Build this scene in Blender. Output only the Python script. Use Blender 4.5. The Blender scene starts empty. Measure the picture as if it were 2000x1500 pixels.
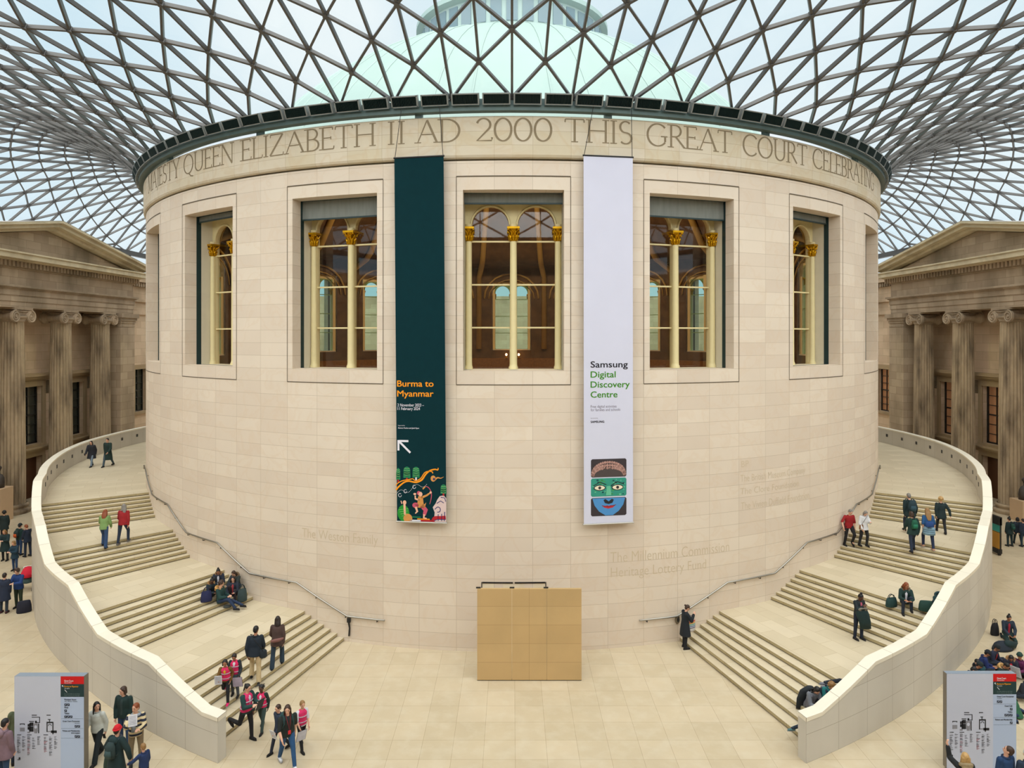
import bpy, math, random
from math import sin, cos, pi, radians as rad, sqrt, atan2, hypot, floor
from mathutils import Vector, Matrix
random.seed(7)
SC = bpy.context.scene
COL = SC.collection
# ------------------------------------------------------------------ camera, sky, sun, exposure
F_PX, CAM_H, HOR = 1343.0, 11.65, 657.0
CY, R = 47.87, 22.5                      # drum axis and stone radius
cd = bpy.data.cameras.new('camera'); cam = bpy.data.objects.new('camera', cd); COL.objects.link(cam)
cd.sensor_width = 36; cd.sensor_fit = 'HORIZONTAL'; cd.lens = F_PX / 2000 * 36
cd.shift_y = -(750 - HOR) / 2000; cd.clip_end = 600; cd.clip_start = .1
cam.location = (0, 0, CAM_H); cam.rotation_euler = (pi / 2, 0, 0)
SC.camera = cam
w = bpy.data.worlds.new('world'); SC.world = w; w.use_nodes = True
N = w.node_tree.nodes; L = w.node_tree.links; N.clear()
tc = N.new('ShaderNodeTexCoord'); nz = N.new('ShaderNodeTexNoise'); nz.inputs['Scale'].default_value = 2.2; nz.inputs['Detail'].default_value = 4
cr = N.new('ShaderNodeValToRGB'); e = cr.color_ramp.elements
e[0].position = .35; e[0].color = (.58, .77, .89, 1); e[1].position = .68; e[1].color = (.90, .95, .97, 1)
bg = N.new('ShaderNodeBackground'); bg.inputs[1].default_value = 1.0; wo = N.new('ShaderNodeOutputWorld')
L.new(tc.outputs['Generated'], nz.inputs['Vector']); L.new(nz.outputs[0], cr.inputs[0]); L.new(cr.outputs[0], bg.inputs[0]); L.new(bg.outputs[0], wo.inputs[0])
def sun(name, energy, angle, rx, rz, col):
    d = bpy.data.lights.new(name, 'SUN'); d.energy = energy; d.angle = rad(angle); d.color = col
    o = bpy.data.objects.new(name, d); COL.objects.link(o); o.rotation_euler = (rad(rx), 0, rad(rz)); o.location = (0, 0, 60)
sun('overcast_sun', 6.3, 110, 42, 0, (1, .965, .92))
SC.view_settings.view_transform = 'Standard'; SC.view_settings.look = 'None'; SC.view_settings.gamma = 1
SC.view_settings.use_curve_mapping = False; SC.view_settings.exposure = 0
SC.cycles.use_denoising = True; SC.cycles.max_bounces = 8; SC.cycles.transparent_max_bounces = 12
SC.cycles.diffuse_bounces = 4; SC.cycles.glossy_bounces = 3

# ------------------------------------------------------------------ helpers
def srgb(r, g, b):
    f = lambda c: (c / 12.92 if c <= .04045 else ((c + .055) / 1.055) ** 2.4)
    return (f(r / 255), f(g / 255), f(b / 255))
def tag(o, label=None, cat=None, group=None, kind=None):
    if label: o['label'] = label
    if cat: o['category'] = cat
    if group: o['group'] = group
    if kind: o['kind'] = kind
    return o
def empty(name, loc=(0, 0, 0), rz=0):
    o = bpy.data.objects.new(name, None); COL.objects.link(o); o.location = loc; o.rotation_euler = (0, 0, rz); o.empty_display_size = .2
    return o
def copy_tree(o, parent=None):
    c = o.copy(); COL.objects.link(c)
    if parent: c.parent = parent
    for ch in [q for q in bpy.data.objects if q.parent == o]: copy_tree(ch, c)
    return c
MATS = {}
def mat(name, col, rough=.7, var=0., vscale=3., metal=0., col2=None, brick=None, bump=0., bscale=40., vein=None, stretch=None, spec=.5, emit=None, stain=None):
    """procedural surface: base colour, noise variation, optional block joints from UV, optional veins and stains"""
    if name in MATS: return MATS[name]
    m = bpy.data.materials.new(name); m.use_nodes = True; MATS[name] = m
    nt = m.node_tree; n = nt.nodes; l = nt.links; b = n['Principled BSDF']
    b.inputs['Roughness'].default_value = rough; b.inputs['Metallic'].default_value = metal; b.inputs['Specular IOR Level'].default_value = spec
    c4 = (*col, 1); b.inputs['Base Color'].default_value = c4
    m.diffuse_color = c4
    out = None
    if var or col2 or vein or stain or bump or brick: tcn = n.new('ShaderNodeTexCoord')
    def noise(sc, det=4, st=None, src='Object'):
        q = n.new('ShaderNodeTexNoise'); q.inputs['Scale'].default_value = sc; q.inputs['Detail'].default_value = det
        mp = n.new('ShaderNodeMapping'); l.new(tcn.outputs[src], mp.inputs[0]); l.new(mp.outputs[0], q.inputs['Vector'])
        if st: mp.inputs['Scale'].default_value = st
        return q
    def mix(fac, A, B, mode='MIX'):
        q = n.new('ShaderNodeMix'); q.data_type = 'RGBA'; q.blend_type = mode
        for i, v in ((0, fac), (6, A), (7, B)):
            if hasattr(v, 'is_output'): l.new(v, q.inputs[i])
            else: q.inputs[i].default_value = v
        return q.outputs[2]
    def ramp(src, p0, p1, a=0., bb=1.):
        q = n.new('ShaderNodeMapRange'); q.inputs[1].default_value = p0; q.inputs[2].default_value = p1; q.inputs[3].default_value = a; q.inputs[4].default_value = bb
        l.new(src, q.inputs[0]); return q.outputs[0]
    cur = c4
    if brick:
        bt = n.new('ShaderNodeTexBrick'); l.new(tcn.outputs['UV'], bt.inputs['Vector'])
        bt.offset = brick.get('off', 0); bt.inputs['Scale'].default_value = 1; bt.inputs['Mortar Size'].default_value = brick.get('mort', .006)
        bt.inputs['Mortar Smooth'].default_value = 0.1; bt.inputs['Bias'].default_value = brick.get('bias', -.1)
        bt.inputs['Brick Width'].default_value = brick['w']; bt.inputs['Row Height'].default_value = brick['h']
        bt.inputs['Color1'].default_value = c4; bt.inputs['Color2'].default_value = (*brick['c2'], 1); bt.inputs['Mortar'].default_value = (*brick['mc'], 1)
        cur = bt.outputs[0]
    if col2:
        q = noise(vscale, 5, stretch); cur = mix(ramp(q.outputs[0], .38, .62), cur, (*col2, 1))
    elif var:
        q = noise(vscale, 5, stretch); k = 1 - var
        cur = mix(ramp(q.outputs[0], .3, .7), cur, (k, k, k, 1), 'MULTIPLY') if True else cur
        cur.node.inputs[0].default_value = 1 if not cur.node.inputs[0].is_linked else 1
    if vein:
        q = noise(vein[0], 3); q.inputs['Distortion'].default_value = 1.2
        a = n.new('ShaderNodeMath'); a.operation = 'SUBTRACT'; a.inputs[1].default_value = .5; l.new(q.outputs[0], a.inputs[0])
        a2 = n.new('ShaderNodeMath'); a2.operation = 'ABSOLUTE'; l.new(a.outputs[0], a2.inputs[0])
        cur = mix(ramp(a2.outputs[0], 0, .05, vein[1], 0), cur, (*vein[2], 1))
    if stain:
        q = noise(stain[0], 6, stain[3] if len(stain) > 3 else None); cur = mix(ramp(q.outputs[0], .45, .7, 0, stain[1]), cur, (*stain[2], 1))
    if hasattr(cur, 'is_output'): l.new(cur, b.inputs['Base Color'])
    if bump:
        q = noise(bscale, 3); bp = n.new('ShaderNodeBump'); bp.inputs['Strength'].default_value = bump; bp.inputs['Distance'].default_value = .02
        l.new(q.outputs[0], bp.inputs['Height']); l.new(bp.outputs[0], b.inputs['Normal'])
    if emit:
        b.inputs['Emission Color'].default_value = (*emit[0], 1); b.inputs['Emission Strength'].default_value = emit[1]
    return m
def glass(name, tint, refl, rough=.02, haze=0.):
    m = bpy.data.materials.new(name); m.use_nodes = True; nt = m.node_tree; n = nt.nodes; l = nt.links; n.clear()
    t = n.new('ShaderNodeBsdfTransparent'); t.inputs[0].default_value = (*tint, 1)
    g = n.new('ShaderNodeBsdfGlossy'); g.inputs['Roughness'].default_value = rough
    mx = n.new('ShaderNodeMixShader'); o = n.new('ShaderNodeOutputMaterial')
    lw = n.new('ShaderNodeLayerWeight'); lw.inputs[0].default_value = .35
    mr = n.new('ShaderNodeMapRange'); mr.inputs[3].default_value = refl; mr.inputs[4].default_value = min(1, refl * 4); l.new(lw.outputs['Fresnel'], mr.inputs[0])
    l.new(mr.outputs[0], mx.inputs[0]); src = t.outputs[0]
    if haze:
        tr = n.new('ShaderNodeBsdfTranslucent'); tr.inputs[0].default_value = (.92, .97, .98, 1); m2 = n.new('ShaderNodeMixShader'); m2.inputs[0].default_value = haze
        l.new(src, m2.inputs[1]); l.new(tr.outputs[0], m2.inputs[2]); src = m2.outputs[0]
    l.new(src, mx.inputs[1]); l.new(g.outputs[0], mx.inputs[2]); l.new(mx.outputs[0], o.inputs[0])
    m.diffuse_color = (*tint, .4)
    return m

class MB:
    def __init__(s): s.v = []; s.f = []; s.uv = []; s.m = []
    def face(s, pts, uv=None, m=0):
        i = len(s.v); s.v += [tuple(p) for p in pts]; s.f.append(tuple(range(i, i + len(pts)))); s.uv.append(uv); s.m.append(m)
    def mesh(s, vs, fs, m=0):
        i = len(s.v); s.v += [tuple(p) for p in vs]
        for f in fs: s.f.append(tuple(i + k for k in f)); s.uv.append(None); s.m.append(m)
    def box(s, c, d, m=0, M=None, uvs=None):
        x, y, z = d[0] / 2, d[1] / 2, d[2] / 2
        vs = [Vector((a * x, b * y, e * z)) for a in (-1, 1) for b in (-1, 1) for e in (-1, 1)]
        if M is not None: vs = [M @ q for q in vs]
        vs = [q + Vector(c) for q in vs]
        for f in ((0, 1, 3, 2), (4, 6, 7, 5), (0, 4, 5, 1), (2, 3, 7, 6), (0, 2, 6, 4), (1, 5, 7, 3)):
            P = [vs[k] for k in f]
            uv = None
            if uvs:
                nrm = (P[1] - P[0]).cross(P[3] - P[0])
                a = max(range(3), key=lambda k: abs(nrm[k]))
                uv = [((q.y, q.z), (q.x, q.z), (q.x, q.y))[a] for q in P]
            s.face(P, uv, m)
    def span(s, p0, p1, m=0, uvs=True):
        c = [(a + b) / 2 for a, b in zip(p0, p1)]; s.box(c, [abs(b - a) for a, b in zip(p0, p1)], m, None, uvs)
    def tube(s, pts, r, n=8, m=0, caps=True):
        pts = [Vector(p) for p in pts]; rs = r if isinstance(r, (list, tuple)) else [r] * len(pts)
        vs = []; fs = []
        up = None
        for i, p in enumerate(pts):
            t = (pts[min(i + 1, len(pts) - 1)] - pts[max(i - 1, 0)]).normalized()
            if up is None: up = t.orthogonal().normalized()
            up = (up - t * up.dot(t)).normalized(); sd = t.cross(up)
            vs += [p + (up * cos(2 * pi * k / n) + sd * sin(2 * pi * k / n)) * rs[i] for k in range(n)]
        for i in range(len(pts) - 1):
            for k in range(n): fs.append((i * n + k, i * n + (k + 1) % n, (i + 1) * n + (k + 1) % n, (i + 1) * n + k))
        if caps: fs.append(tuple(range(n - 1, -1, -1))); q = (len(pts) - 1) * n; fs.append(tuple(range(q, q + n)))
        s.mesh(vs, fs, m)
    def bar(s, a, b, wd, dp, up, m=0):
        a, b = Vector(a), Vector(b); t = (b - a).normalized(); sd = t.cross(Vector(up)).normalized() * wd / 2; u = sd.normalized().cross(t) * dp / 2
        vs = [a - sd - u, a + sd - u, a + sd + u, a - sd + u, b - sd - u, b + sd - u, b + sd + u, b - sd + u]
        s.mesh(vs, [(0, 1, 5, 4), (1, 2, 6, 5), (2, 3, 7, 6), (3, 0, 4, 7), (3, 2, 1, 0), (4, 5, 6, 7)], m)
    def lathe(s, prof, n=32, c=(0, 0, 0), m=0, a0=0., a1=2 * pi, cap=False, rf=None):
        full = abs(a1 - a0 - 2 * pi) < 1e-6; k = n if full else n + 1
        vs = []; fs = []
        for r, z in prof:
            for i in range(k):
                a = a0 + (a1 - a0) * i / n; q = r * (rf(a) if rf else 1)
                vs.append((c[0] + q * sin(a), c[1] - q * cos(a), c[2] + z))
        for j in range(len(prof) - 1):
            for i in range(n):
                i2 = (i + 1) % k; fs.append((j * k + i, j * k + i2, (j + 1) * k + i2, (j + 1) * k + i))
        if cap:
            fs.append(tuple(range(k - 1, -1, -1))); q = (len(prof) - 1) * k; fs.append(tuple(range(q, q + k)))
        s.mesh(vs, fs, m)
    def ell(s, c, r, nu=12, nv=8, M=None, m=0):
        vs = []; fs = []
        for j in range(nv + 1):
            t = pi * j / nv
            for i in range(nu):
                a = 2 * pi * i / nu; q = Vector((r[0] * sin(t) * cos(a), r[1] * sin(t) * sin(a), -r[2] * cos(t)))
                if M is not None: q = M @ q
                vs.append(q + Vector(c))
        for j in range(nv):
            for i in range(nu): fs.append((j * nu + i, j * nu + (i + 1) % nu, (j + 1) * nu + (i + 1) % nu, (j + 1) * nu + i))
        s.mesh(vs, fs, m)
    def cap(s, a, b, ra, rb, n=8, m=0):
        a, b = Vector(a), Vector(b); d = b - a
        if d.length < 1e-5: d = Vector((0, 0, 1e-4)); b = a + d
        t = d.normalized(); P = []; Rr = []
        for q in (85, 55, 28): P.append(a - t * ra * sin(rad(q))); Rr.append(ra * cos(rad(q)))
        P += [a, b]; Rr += [ra, rb]
        for q in (28, 55, 85): P.append(b + t * rb * sin(rad(q))); Rr.append(rb * cos(rad(q)))
        s.tube(P, Rr, n, m)
    def loft(s, secs, n=14, m=0, closed=True):
        """secs: (centre, x-radius vector, y-radius vector)"""
        vs = []; fs = []
        for c, xv, yv in secs:
            vs += [Vector(c) + Vector(xv) * cos(2 * pi * k / n) + Vector(yv) * sin(2 * pi * k / n) for k in range(n)]
        for i in range(len(secs) - 1):
            for k in range(n): fs.append((i * n + k, i * n + (k + 1) % n, (i + 1) * n + (k + 1) % n, (i + 1) * n + k))
        if closed: fs.append(tuple(range(n - 1, -1, -1))); q = (len(secs) - 1) * n; fs.append(tuple(range(q, q + n)))
        s.mesh(vs, fs, m)
    def build(s, name, mats, parent=None, loc=None, smooth=False, rz=None):
        me = bpy.data.meshes.new(name); me.from_pydata(s.v, [], s.f); 
        for q in (mats if isinstance(mats, (list, tuple)) else [mats]): me.materials.append(q)
        me.polygons.foreach_set('material_index', s.m)
        if any(u is not None for u in s.uv):
            ul = me.uv_layers.new(name='UVMap'); k = 0; d = ul.data
            for f, u in zip(s.f, s.uv):
                for i in range(len(f)):
                    if u is not None: d[k].uv = u[i]
                    k += 1
        if smooth: me.polygons.foreach_set('use_smooth', [True] * len(s.f))
        me.update()
        o = bpy.data.objects.new(name, me); COL.objects.link(o)
        if parent is not None: o.parent = parent
        if loc is not None: o.location = loc
        if rz is not None: o.rotation_euler = (0, 0, rz)
        return o
def pol(th, r, z=0): return (r * sin(th), CY - r * cos(th), z)
def theta_of_px(px, r=R):
    u = (px - 1000) / F_PX; lo, hi = -rad(61), rad(61)
    for _ in range(50):
        mid = (lo + hi) / 2
        if r * sin(mid) / (CY - r * cos(mid)) < u: lo = mid
        else: hi = mid
    return (lo + hi) / 2
def z_of_py(py, th, r=R): return CAM_H - (py - HOR) * (CY - r * cos(th)) / F_PX
def interp(t, x):
    if x <= t[0][0]: return t[0][1]
    for (a, b), (c, d) in zip(t, t[1:]):
        if x <= c: return b + (d - b) * (x - a) / (c - a)
    return t[-1][1]
ROUT = [(0, 31), (15.4, 30.2), (21, 29.6), (27, 29.0), (33.5, 28.4), (40, 28.0), (48, 27.55), (60, 27.25), (70, 27.55), (84, 28.15), (100, 28.4), (130, 28.4)]
def rout(deg): return interp(ROUT, abs(deg))
RISE, DA = .1315, .75
FST = [16.6, 27.95, 39.4, 51.1]
def stair_h(deg):
    deg = abs(deg); n = 0
    for s in FST: n += min(7, max(0, floor((deg - s) / DA) + 1))
    return n * RISE
PTOP = [(15.4, 1.25), (16.6, 1.25), (21.3, 2.05), (27.5, 2.05), (33, 2.97), (39.5, 2.97), (44.5, 3.89), (51, 3.89), (56, 4.80), (130, 4.80)]
def ground(x, y):
    dx, dy = x, CY - y; r = hypot(dx, dy); deg = math.degrees(atan2(abs(dx), dy))
    if r > R and deg > 16.6 and r < rout(deg) - .3: return stair_h(deg)
    return 0.
def hit(px, py):
    y = 12.
    while y < 75:
        z = CAM_H - (py - HOR) * y / F_PX; x = (px - 1000) * y / F_PX
        if z <= ground(x, y) + 1e-4:
            return Vector((x, y, ground(x, y)))
        y += .01
    return Vector((x, y, 0))
def at(px, py, y): return Vector(((px - 1000) * y / F_PX, y, CAM_H - (py - HOR) * y / F_PX))
def text_mesh(s, bold=0., shear=0.):
    cu = bpy.data.curves.new('t', 'FONT'); cu.body = s; cu.size = 1; cu.offset = bold; cu.shear = shear; cu.resolution_u = 3
    o = bpy.data.objects.new('t', cu); COL.objects.link(o)
    me = o.to_mesh(); vs = [tuple(q.co) for q in me.vertices]; fs = [tuple(p.vertices) for p in me.polygons]; o.to_mesh_clear()
    bpy.data.objects.remove(o); bpy.data.curves.remove(cu)
    return vs, fs
def text_box(mb, s, box, fn, m=0, bold=0., fit=True):
    """text fitted into box (x0, x1, base y, cap y); fn maps 2-D to 3-D"""
    vs, fs = text_mesh(s, min(bold, 0.))
    if not vs: return
    x0 = min(v[0] for v in vs); x1 = max(v[0] for v in vs)
    sx = (box[1] - box[0]) / (x1 - x0); sy = (box[3] - box[2]) / .73
    o, px_, py_ = Vector(fn(0, 0)), Vector(fn(1, 0)), Vector(fn(0, 1)); nr = (px_ - o).cross(py_ - o).normalized(); nr = nr if nr.y < 0 else -nr
    for k, (dx, dy) in enumerate(((-1, -.7), (1, -.7), (-1, .7), (1, .7)) if bold > 0 else ((0, 0),)): mb.mesh([Vector(fn(box[0] + (v[0] - x0 + dx * bold) * sx, box[2] + (v[1] + dy * bold) * sy)) + nr * (k * .0012) for v in vs], fs, m)
def ribbon(mb, pts, wd, fn, m=0):
    P = [Vector((p[0], p[1])) for p in pts]; Lf = []; Rt = []
    for i, p in enumerate(P):
        t = (P[min(i + 1, len(P) - 1)] - P[max(i - 1, 0)]); t = t.normalized() if t.length > 0 else Vector((1, 0)); n2 = Vector((-t.y, t.x)) * (wd[i] if isinstance(wd, (list, tuple)) else wd) / 2
        Lf.append(p + n2); Rt.append(p - n2)
    for i in range(len(P) - 1): mb.face([fn(*Lf[i]), fn(*Rt[i]), fn(*Rt[i + 1]), fn(*Lf[i + 1])], None, m)
def rb(mb, pts, wd, fn, m=0):
    n = len(pts)
    if n < 4: return ribbon(mb, pts, wd, fn, m)
    Q = []; W = []
    for i in range(n - 1):
        p0, p1, p2, p3 = pts[max(0, i - 1)], pts[i], pts[i + 1], pts[min(n - 1, i + 2)]
        for k in range(5):
            t = k / 5; Q.append(tuple(.5 * (2 * b_ + (c_ - a_) * t + (2 * a_ - 5 * b_ + 4 * c_ - d_) * t * t + (3 * b_ - a_ - 3 * c_ + d_) * t ** 3) for a_, b_, c_, d_ in zip(p0, p1, p2, p3)))
            if isinstance(wd, (list, tuple)): W.append(wd[i] + (wd[i + 1] - wd[i]) * t)
    Q.append(pts[-1]); W.append(wd[-1] if isinstance(wd, (list, tuple)) else 0)
    ribbon(mb, Q, W if isinstance(wd, (list, tuple)) else wd, fn, m)
def disc(mb, c, rx, ry, fn, m=0, n=16, a0=0, a1=2 * pi):
    mb.face([fn(c[0] + rx * cos(a0 + (a1 - a0) * k / n), c[1] + ry * sin(a0 + (a1 - a0) * k / n)) for k in range(n + (a1 - a0 < 6.2))], None, m)
def rect(mb, x0, x1, y0, y1, fn, m=0): mb.face([fn(x0, y0), fn(x1, y0), fn(x1, y1), fn(x0, y1)], None, m)
# ------------------------------------------------------------------ materials
M = {}
M['drum'] = mat('drum_limestone', srgb(222, 208, 190), .75, var=.04, vscale=.7, brick=dict(w=R * rad(3.6), h=.512, c2=srgb(212, 196, 178), mc=srgb(188, 172, 150), mort=.007), vein=(.8, .2, srgb(208, 182, 152)), bump=.04, bscale=25)
M['drumplain'] = mat('drum_limestone_plain', srgb(223, 210, 185), .75, var=.06, vscale=1.2, vein=(.6, .25, srgb(204, 178, 142)))
M['frieze'] = mat('frieze_limestone', srgb(213, 201, 180), .75, var=.05, vscale=1., brick=dict(w=R * rad(3.6), h=.512, c2=srgb(206, 193, 166), mc=srgb(182, 165, 138), mort=.007), vein=(.5, .3, srgb(198, 172, 134)))
M['cut'] = mat('cut_letter_shade', srgb(140, 124, 98), .85, var=.1, vscale=6)  # shade inside the incised letters painted as a darker stone tone
M['cutsoft'] = mat('shallow_cut_stone', srgb(199, 182, 154), .85)
M['gap_shade'] = mat('painted_gap_shade', srgb(92, 80, 64), .9)  # dark tone painted in for the shade of gaps and grooves
M['teal'] = mat('dark_teal_metal', srgb(26, 52, 54), .45, var=.1)
M['cream'] = mat('cream_paint', srgb(226, 211, 160), .5, var=.04, vscale=5)
M['pale'] = mat('pale_lining', srgb(214, 205, 182), .65, var=.05)
M['gold'] = mat('gilding', srgb(214, 160, 12), .28, metal=.75, var=.25, vscale=14)
M['blind'] = mat('blind_fabric', srgb(132, 137, 132), .8, var=.18, vscale=2.5, stretch=(3, 3, .4))
M['brown'] = mat('reading_room_wall', srgb(98, 74, 50), .8, col2=srgb(76, 57, 40), vscale=1.2)
M['rrib'] = mat('gilded_rib', srgb(176, 148, 86), .6, var=.1)
M['shelf'] = mat('bookcase_wood', srgb(140, 94, 44), .6, var=.3, vscale=6)
M['wglass'] = glass('window_glass', (.93, .93, .9), .06)
M['gglass'] = glass('green_tinted_glass', (.55, .82, .74), .06)
M['rglass'] = glass('roof_glass', (.95, .985, .985), .03, .05, .05)
M['steel'] = mat('roof_steel', srgb(92, 90, 88), .42, metal=.3, var=.12, vscale=.6)
M['ring'] = mat('ring_steel', srgb(84, 104, 102), .45, metal=.2, var=.15, vscale=2)
M['louvre'] = mat('louvre_frame', srgb(146, 150, 148), .4, metal=.3)
M['louvdark'] = mat('louvre_slats', srgb(20, 44, 42), .5, metal=.2)
M['copper'] = mat('pale_copper', srgb(146, 168, 161), .6, var=.10, vscale=.35, stretch=(1, 1, .15))
M['copperw'] = mat('lantern_stone', srgb(150, 172, 168), .6)
M['lantw'] = mat('lantern_glass', srgb(92, 118, 128), .2)
OFF = .144

# ------------------------------------------------------------------ floor and the round stone drum
M['floor'] = mat('floor_limestone', srgb(203, 186, 157), .38, var=.07, vscale=.9, brick=dict(w=.885, h=.915, c2=srgb(193, 176, 146), mc=srgb(164, 145, 114), mort=.006, bias=0), stain=(2.2, .35, srgb(210, 199, 176)), spec=.4)
b = MB()
for i in range(-8, 8):
    for j in range(0, 19):
        x0, y0 = i * 4.8, -4 + j * 5.2; P = [(x0, y0), (x0 + 4.8, y0), (x0 + 4.8, y0 + 5.2), (x0, y0 + 5.2)]
        b.face([(x, y, 0) for x, y in P], [(x - .09 + .885 * 60, y - .63 + .915 * 10) for x, y in P])
tag(b.build('floor', M['floor']), kind='structure')

HW = 1.87; OA = math.degrees(math.asin(HW / R))
ZB, ZT, ZG = 10.38, 17.07, 18.14
b = MB()
def uvd(dg, z): return ((dg - OFF - 1.8 + 360) * rad(1) * R, z - 9.86 + .512 * 40)
for i in range(20):
    c = 18 * i + OFF
    ths = [-9 + k * (9 - OA) / 4 for k in range(4)] + [-OA + k * OA / 4 for k in range(8)] + [OA + k * (9 - OA) / 4 for k in range(5)]
    for a0, a1 in zip(ths, ths[1:]):
        for z0, z1, hole in ((0, ZB, 0), (ZB, ZT, 1), (ZT, ZG, 0)):
            if hole and abs((a0 + a1) / 2) < OA: continue
            P = [(c + a0, z0), (c + a1, z0), (c + a1, z1), (c + a0, z1)]
            b.face([pol(rad(a), R, z) for a, z in P], [uvd(a, z) for a, z in P])
    f = rad(c); t = Vector((cos(f), sin(f), 0)); n2 = Vector((-sin(f), cos(f), 0)); O = Vector((0, CY, 0)) - n2 * R
    def Wp(u, d, z): return O + t * u + n2 * d + Vector((0, 0, z))
    ds = lambda u: R - sqrt(R * R - u * u)
    for s in (-1, 1):
        Q = [(ds(HW), ZB), (.62, ZB), (.62, ZT), (ds(HW), ZT)]
        b.face([Wp(s * HW, d, z) for d, z in Q], [(d + 3 * 1.41, uvd(0, z)[1]) for d, z in Q])
    us = [-HW + HW / 4 * k for k in range(9)]
    for u0, u1 in zip(us, us[1:]):
        for z in (ZB, ZT): b.face([Wp(u0, ds(u0), z), Wp(u1, ds(u1), z), Wp(u1, .62, z), Wp(u0, .62, z)], [(u + 10.1, d + .1) for u, d in ((u0, 0), (u1, 0), (u1, .3), (u0, .3))])
drum = tag(b.build('wall_drum', M['drum']), kind='structure')
# projecting inscription band with a soft undercut
b = MB(); prof = [(22.3, ZG), (22.3, 18.20), (22.5, 18.21), (22.58, 18.25), (22.62, 18.33), (22.62, 19.72), (22.58, 19.76), (21.4, 19.76)]
k = 200
for i in range(k):
    a0, a1 = 360 / k * i, 360 / k * (i + 1)
    for (r0, z0), (r1, z1) in zip(prof, prof[1:]):
        b.face([pol(rad(a0), r0, z0), pol(rad(a1), r0, z0), pol(rad(a1), r1, z1), pol(rad(a0), r1, z1)], [uvd(a0, z0 + (R - r0)), uvd(a1, z0 + (R - r0)), uvd(a1, z1 + (R - r1)), uvd(a0, z1 + (R - r1))])
band = tag(b.build('trim_1', M['frieze']), kind='structure')

# ---- cut inscription: serif capitals drawn as thick and thin strokes, their shade painted flat and dark
G = {
 'M': (1.15, [(0, .1, 0, 'n'), (.16, 0, .16, 1, 't'), (.16, 1, .56, .05, 'T'), (.56, .05, .98, 1, 't'), (.98, 0, .98, 1, 'T')], [(.16, 0), (.98, 0), (.1, 1), (1.04, 1)]),
 'A': (.9, [(.08, 0, .45, 1, 't'), (.45, 1, .84, 0, 'T'), (.22, .36, .68, .36, 't')], [(.08, 0), (.84, 0)]),
 'J': (.42, [(.26, 1, .26, 0, 'T'), (.26, 0, .05, -.22, 't')], [(.26, 1)]),
 'E': (.6, [(.12, 0, .12, 1, 'T'), (.12, 1, .52, 1, 't'), (.12, .52, .45, .52, 't'), (.12, 0, .56, 0, 't'), (.52, 1, .52, .88, 't'), (.45, .58, .45, .45, 't'), (.56, 0, .58, .14, 't')], [(.08, 0), (.08, 1)]),
 'T': (.75, [(.37, 0, .37, 1, 'T'), (.04, 1, .7, 1, 't'), (.04, 1, .03, .86, 't'), (.7, 1, .71, .86, 't')], [(.37, 0)]),
 'Y': (.8, [(.4, 0, .4, .45, 'T'), (.06, 1, .4, .45, 'T'), (.74, 1, .4, .45, 't')], [(.4, 0), (.07, 1), (.72, 1)]),
 'U': (.85, 'U', [(.14, 1), (.72, 1)]), 'N': (.9, [(.13, 0, .13, 1, 't'), (.13, 1, .77, 0, 'T'), (.77, 0, .77, 1, 't')], [(.13, 0), (.08, 1), (.77, 1)]),
 'L': (.58, [(.12, 0, .12, 1, 'T'), (.12, 0, .54, 0, 't'), (.54, 0, .56, .14, 't')], [(.08, 0), (.12, 1)]),
 'I': (.3, [(.15, 0, .15, 1, 'T')], [(.15, 0), (.15, 1)]),
 'Z': (.75, [(.08, 1, .66, 1, 't'), (.66, 1, .06, 0, 'T'), (.06, 0, .68, 0, 't'), (.08, 1, .07, .86, 't'), (.68, 0, .7, .14, 't')], []),
 'H': (.88, [(.14, 0, .14, 1, 'T'), (.74, 0, .74, 1, 'T'), (.14, .52, .74, .52, 't')], [(.14, 0), (.14, 1), (.74, 0), (.74, 1)]),
 'D': (.9, 'D', [(.1, 0), (.1, 1)]), 'B': (.66, 'B', [(.1, 0), (.1, 1)]), 'R': (.74, 'R', [(.12, 0), (.1, 1)]),
 'Q': (.95, 'Q', []), 'O': (.95, 'O', []), '0': (.8, '0', []), '2': (.72, '2', []), 'G': (.92, 'G', []), 'C': (.84, 'C', []), 'S': (.58, 'S', [])}
def arc(cx, cy, rx, ry, a0, a1, n=14): return [(cx + rx * cos(rad(a0 + (a1 - a0) * k / n)), cy + ry * sin(rad(a0 + (a1 - a0) * k / n))) for k in range(n + 1)]
CUR = {'U': [[(.14, 1), (.14, .35)] + arc(.43, .33, .29, .33, 180, 360) + [(.72, 1)]], 'D': [[(.14, 0), (.14, 1)], [(.1, 1)] + arc(.32, .5, .5, .5, 90, -90) + [(.1, 0)]],
 'B': [[(.14, 0), (.14, 1)], [(.1, 1)] + arc(.32, .76, .22, .24, 90, -90) + [(.14, .52)], [(.14, .52)] + arc(.34, .26, .26, .26, 90, -90) + [(.1, 0)]],
 'R': [[(.14, 0), (.14, 1)], [(.1, 1)] + arc(.32, .74, .24, .26, 90, -90) + [(.14, .48)], [(.34, .48), (.72, 0)]],
 'Q': [arc(.47, .5, .41, .5, 0, 360, 26), [(.5, .02), (.7, -.16), (.92, -.2)]], 'O': [arc(.47, .5, .41, .5, 0, 360, 26)], '0': [arc(.4, .5, .33, .5, 0, 360, 26)],
 '2': [arc(.34, .72, .27, .28, 165, -40, 14) + [(.08, .02), (.66, .02), (.68, .16)]],
 'G': [arc(.48, .5, .42, .5, 42, 320, 22), [(.8, .2), (.8, .44)], [(.62, .44), (.9, .44)]], 'C': [arc(.48, .5, .42, .5, 42, 318, 22)],
 'S': [arc(.29, .75, .2, .25, 40, 270, 12) + arc(.29, .25, .22, .25, 90, -140, 12)]}
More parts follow.
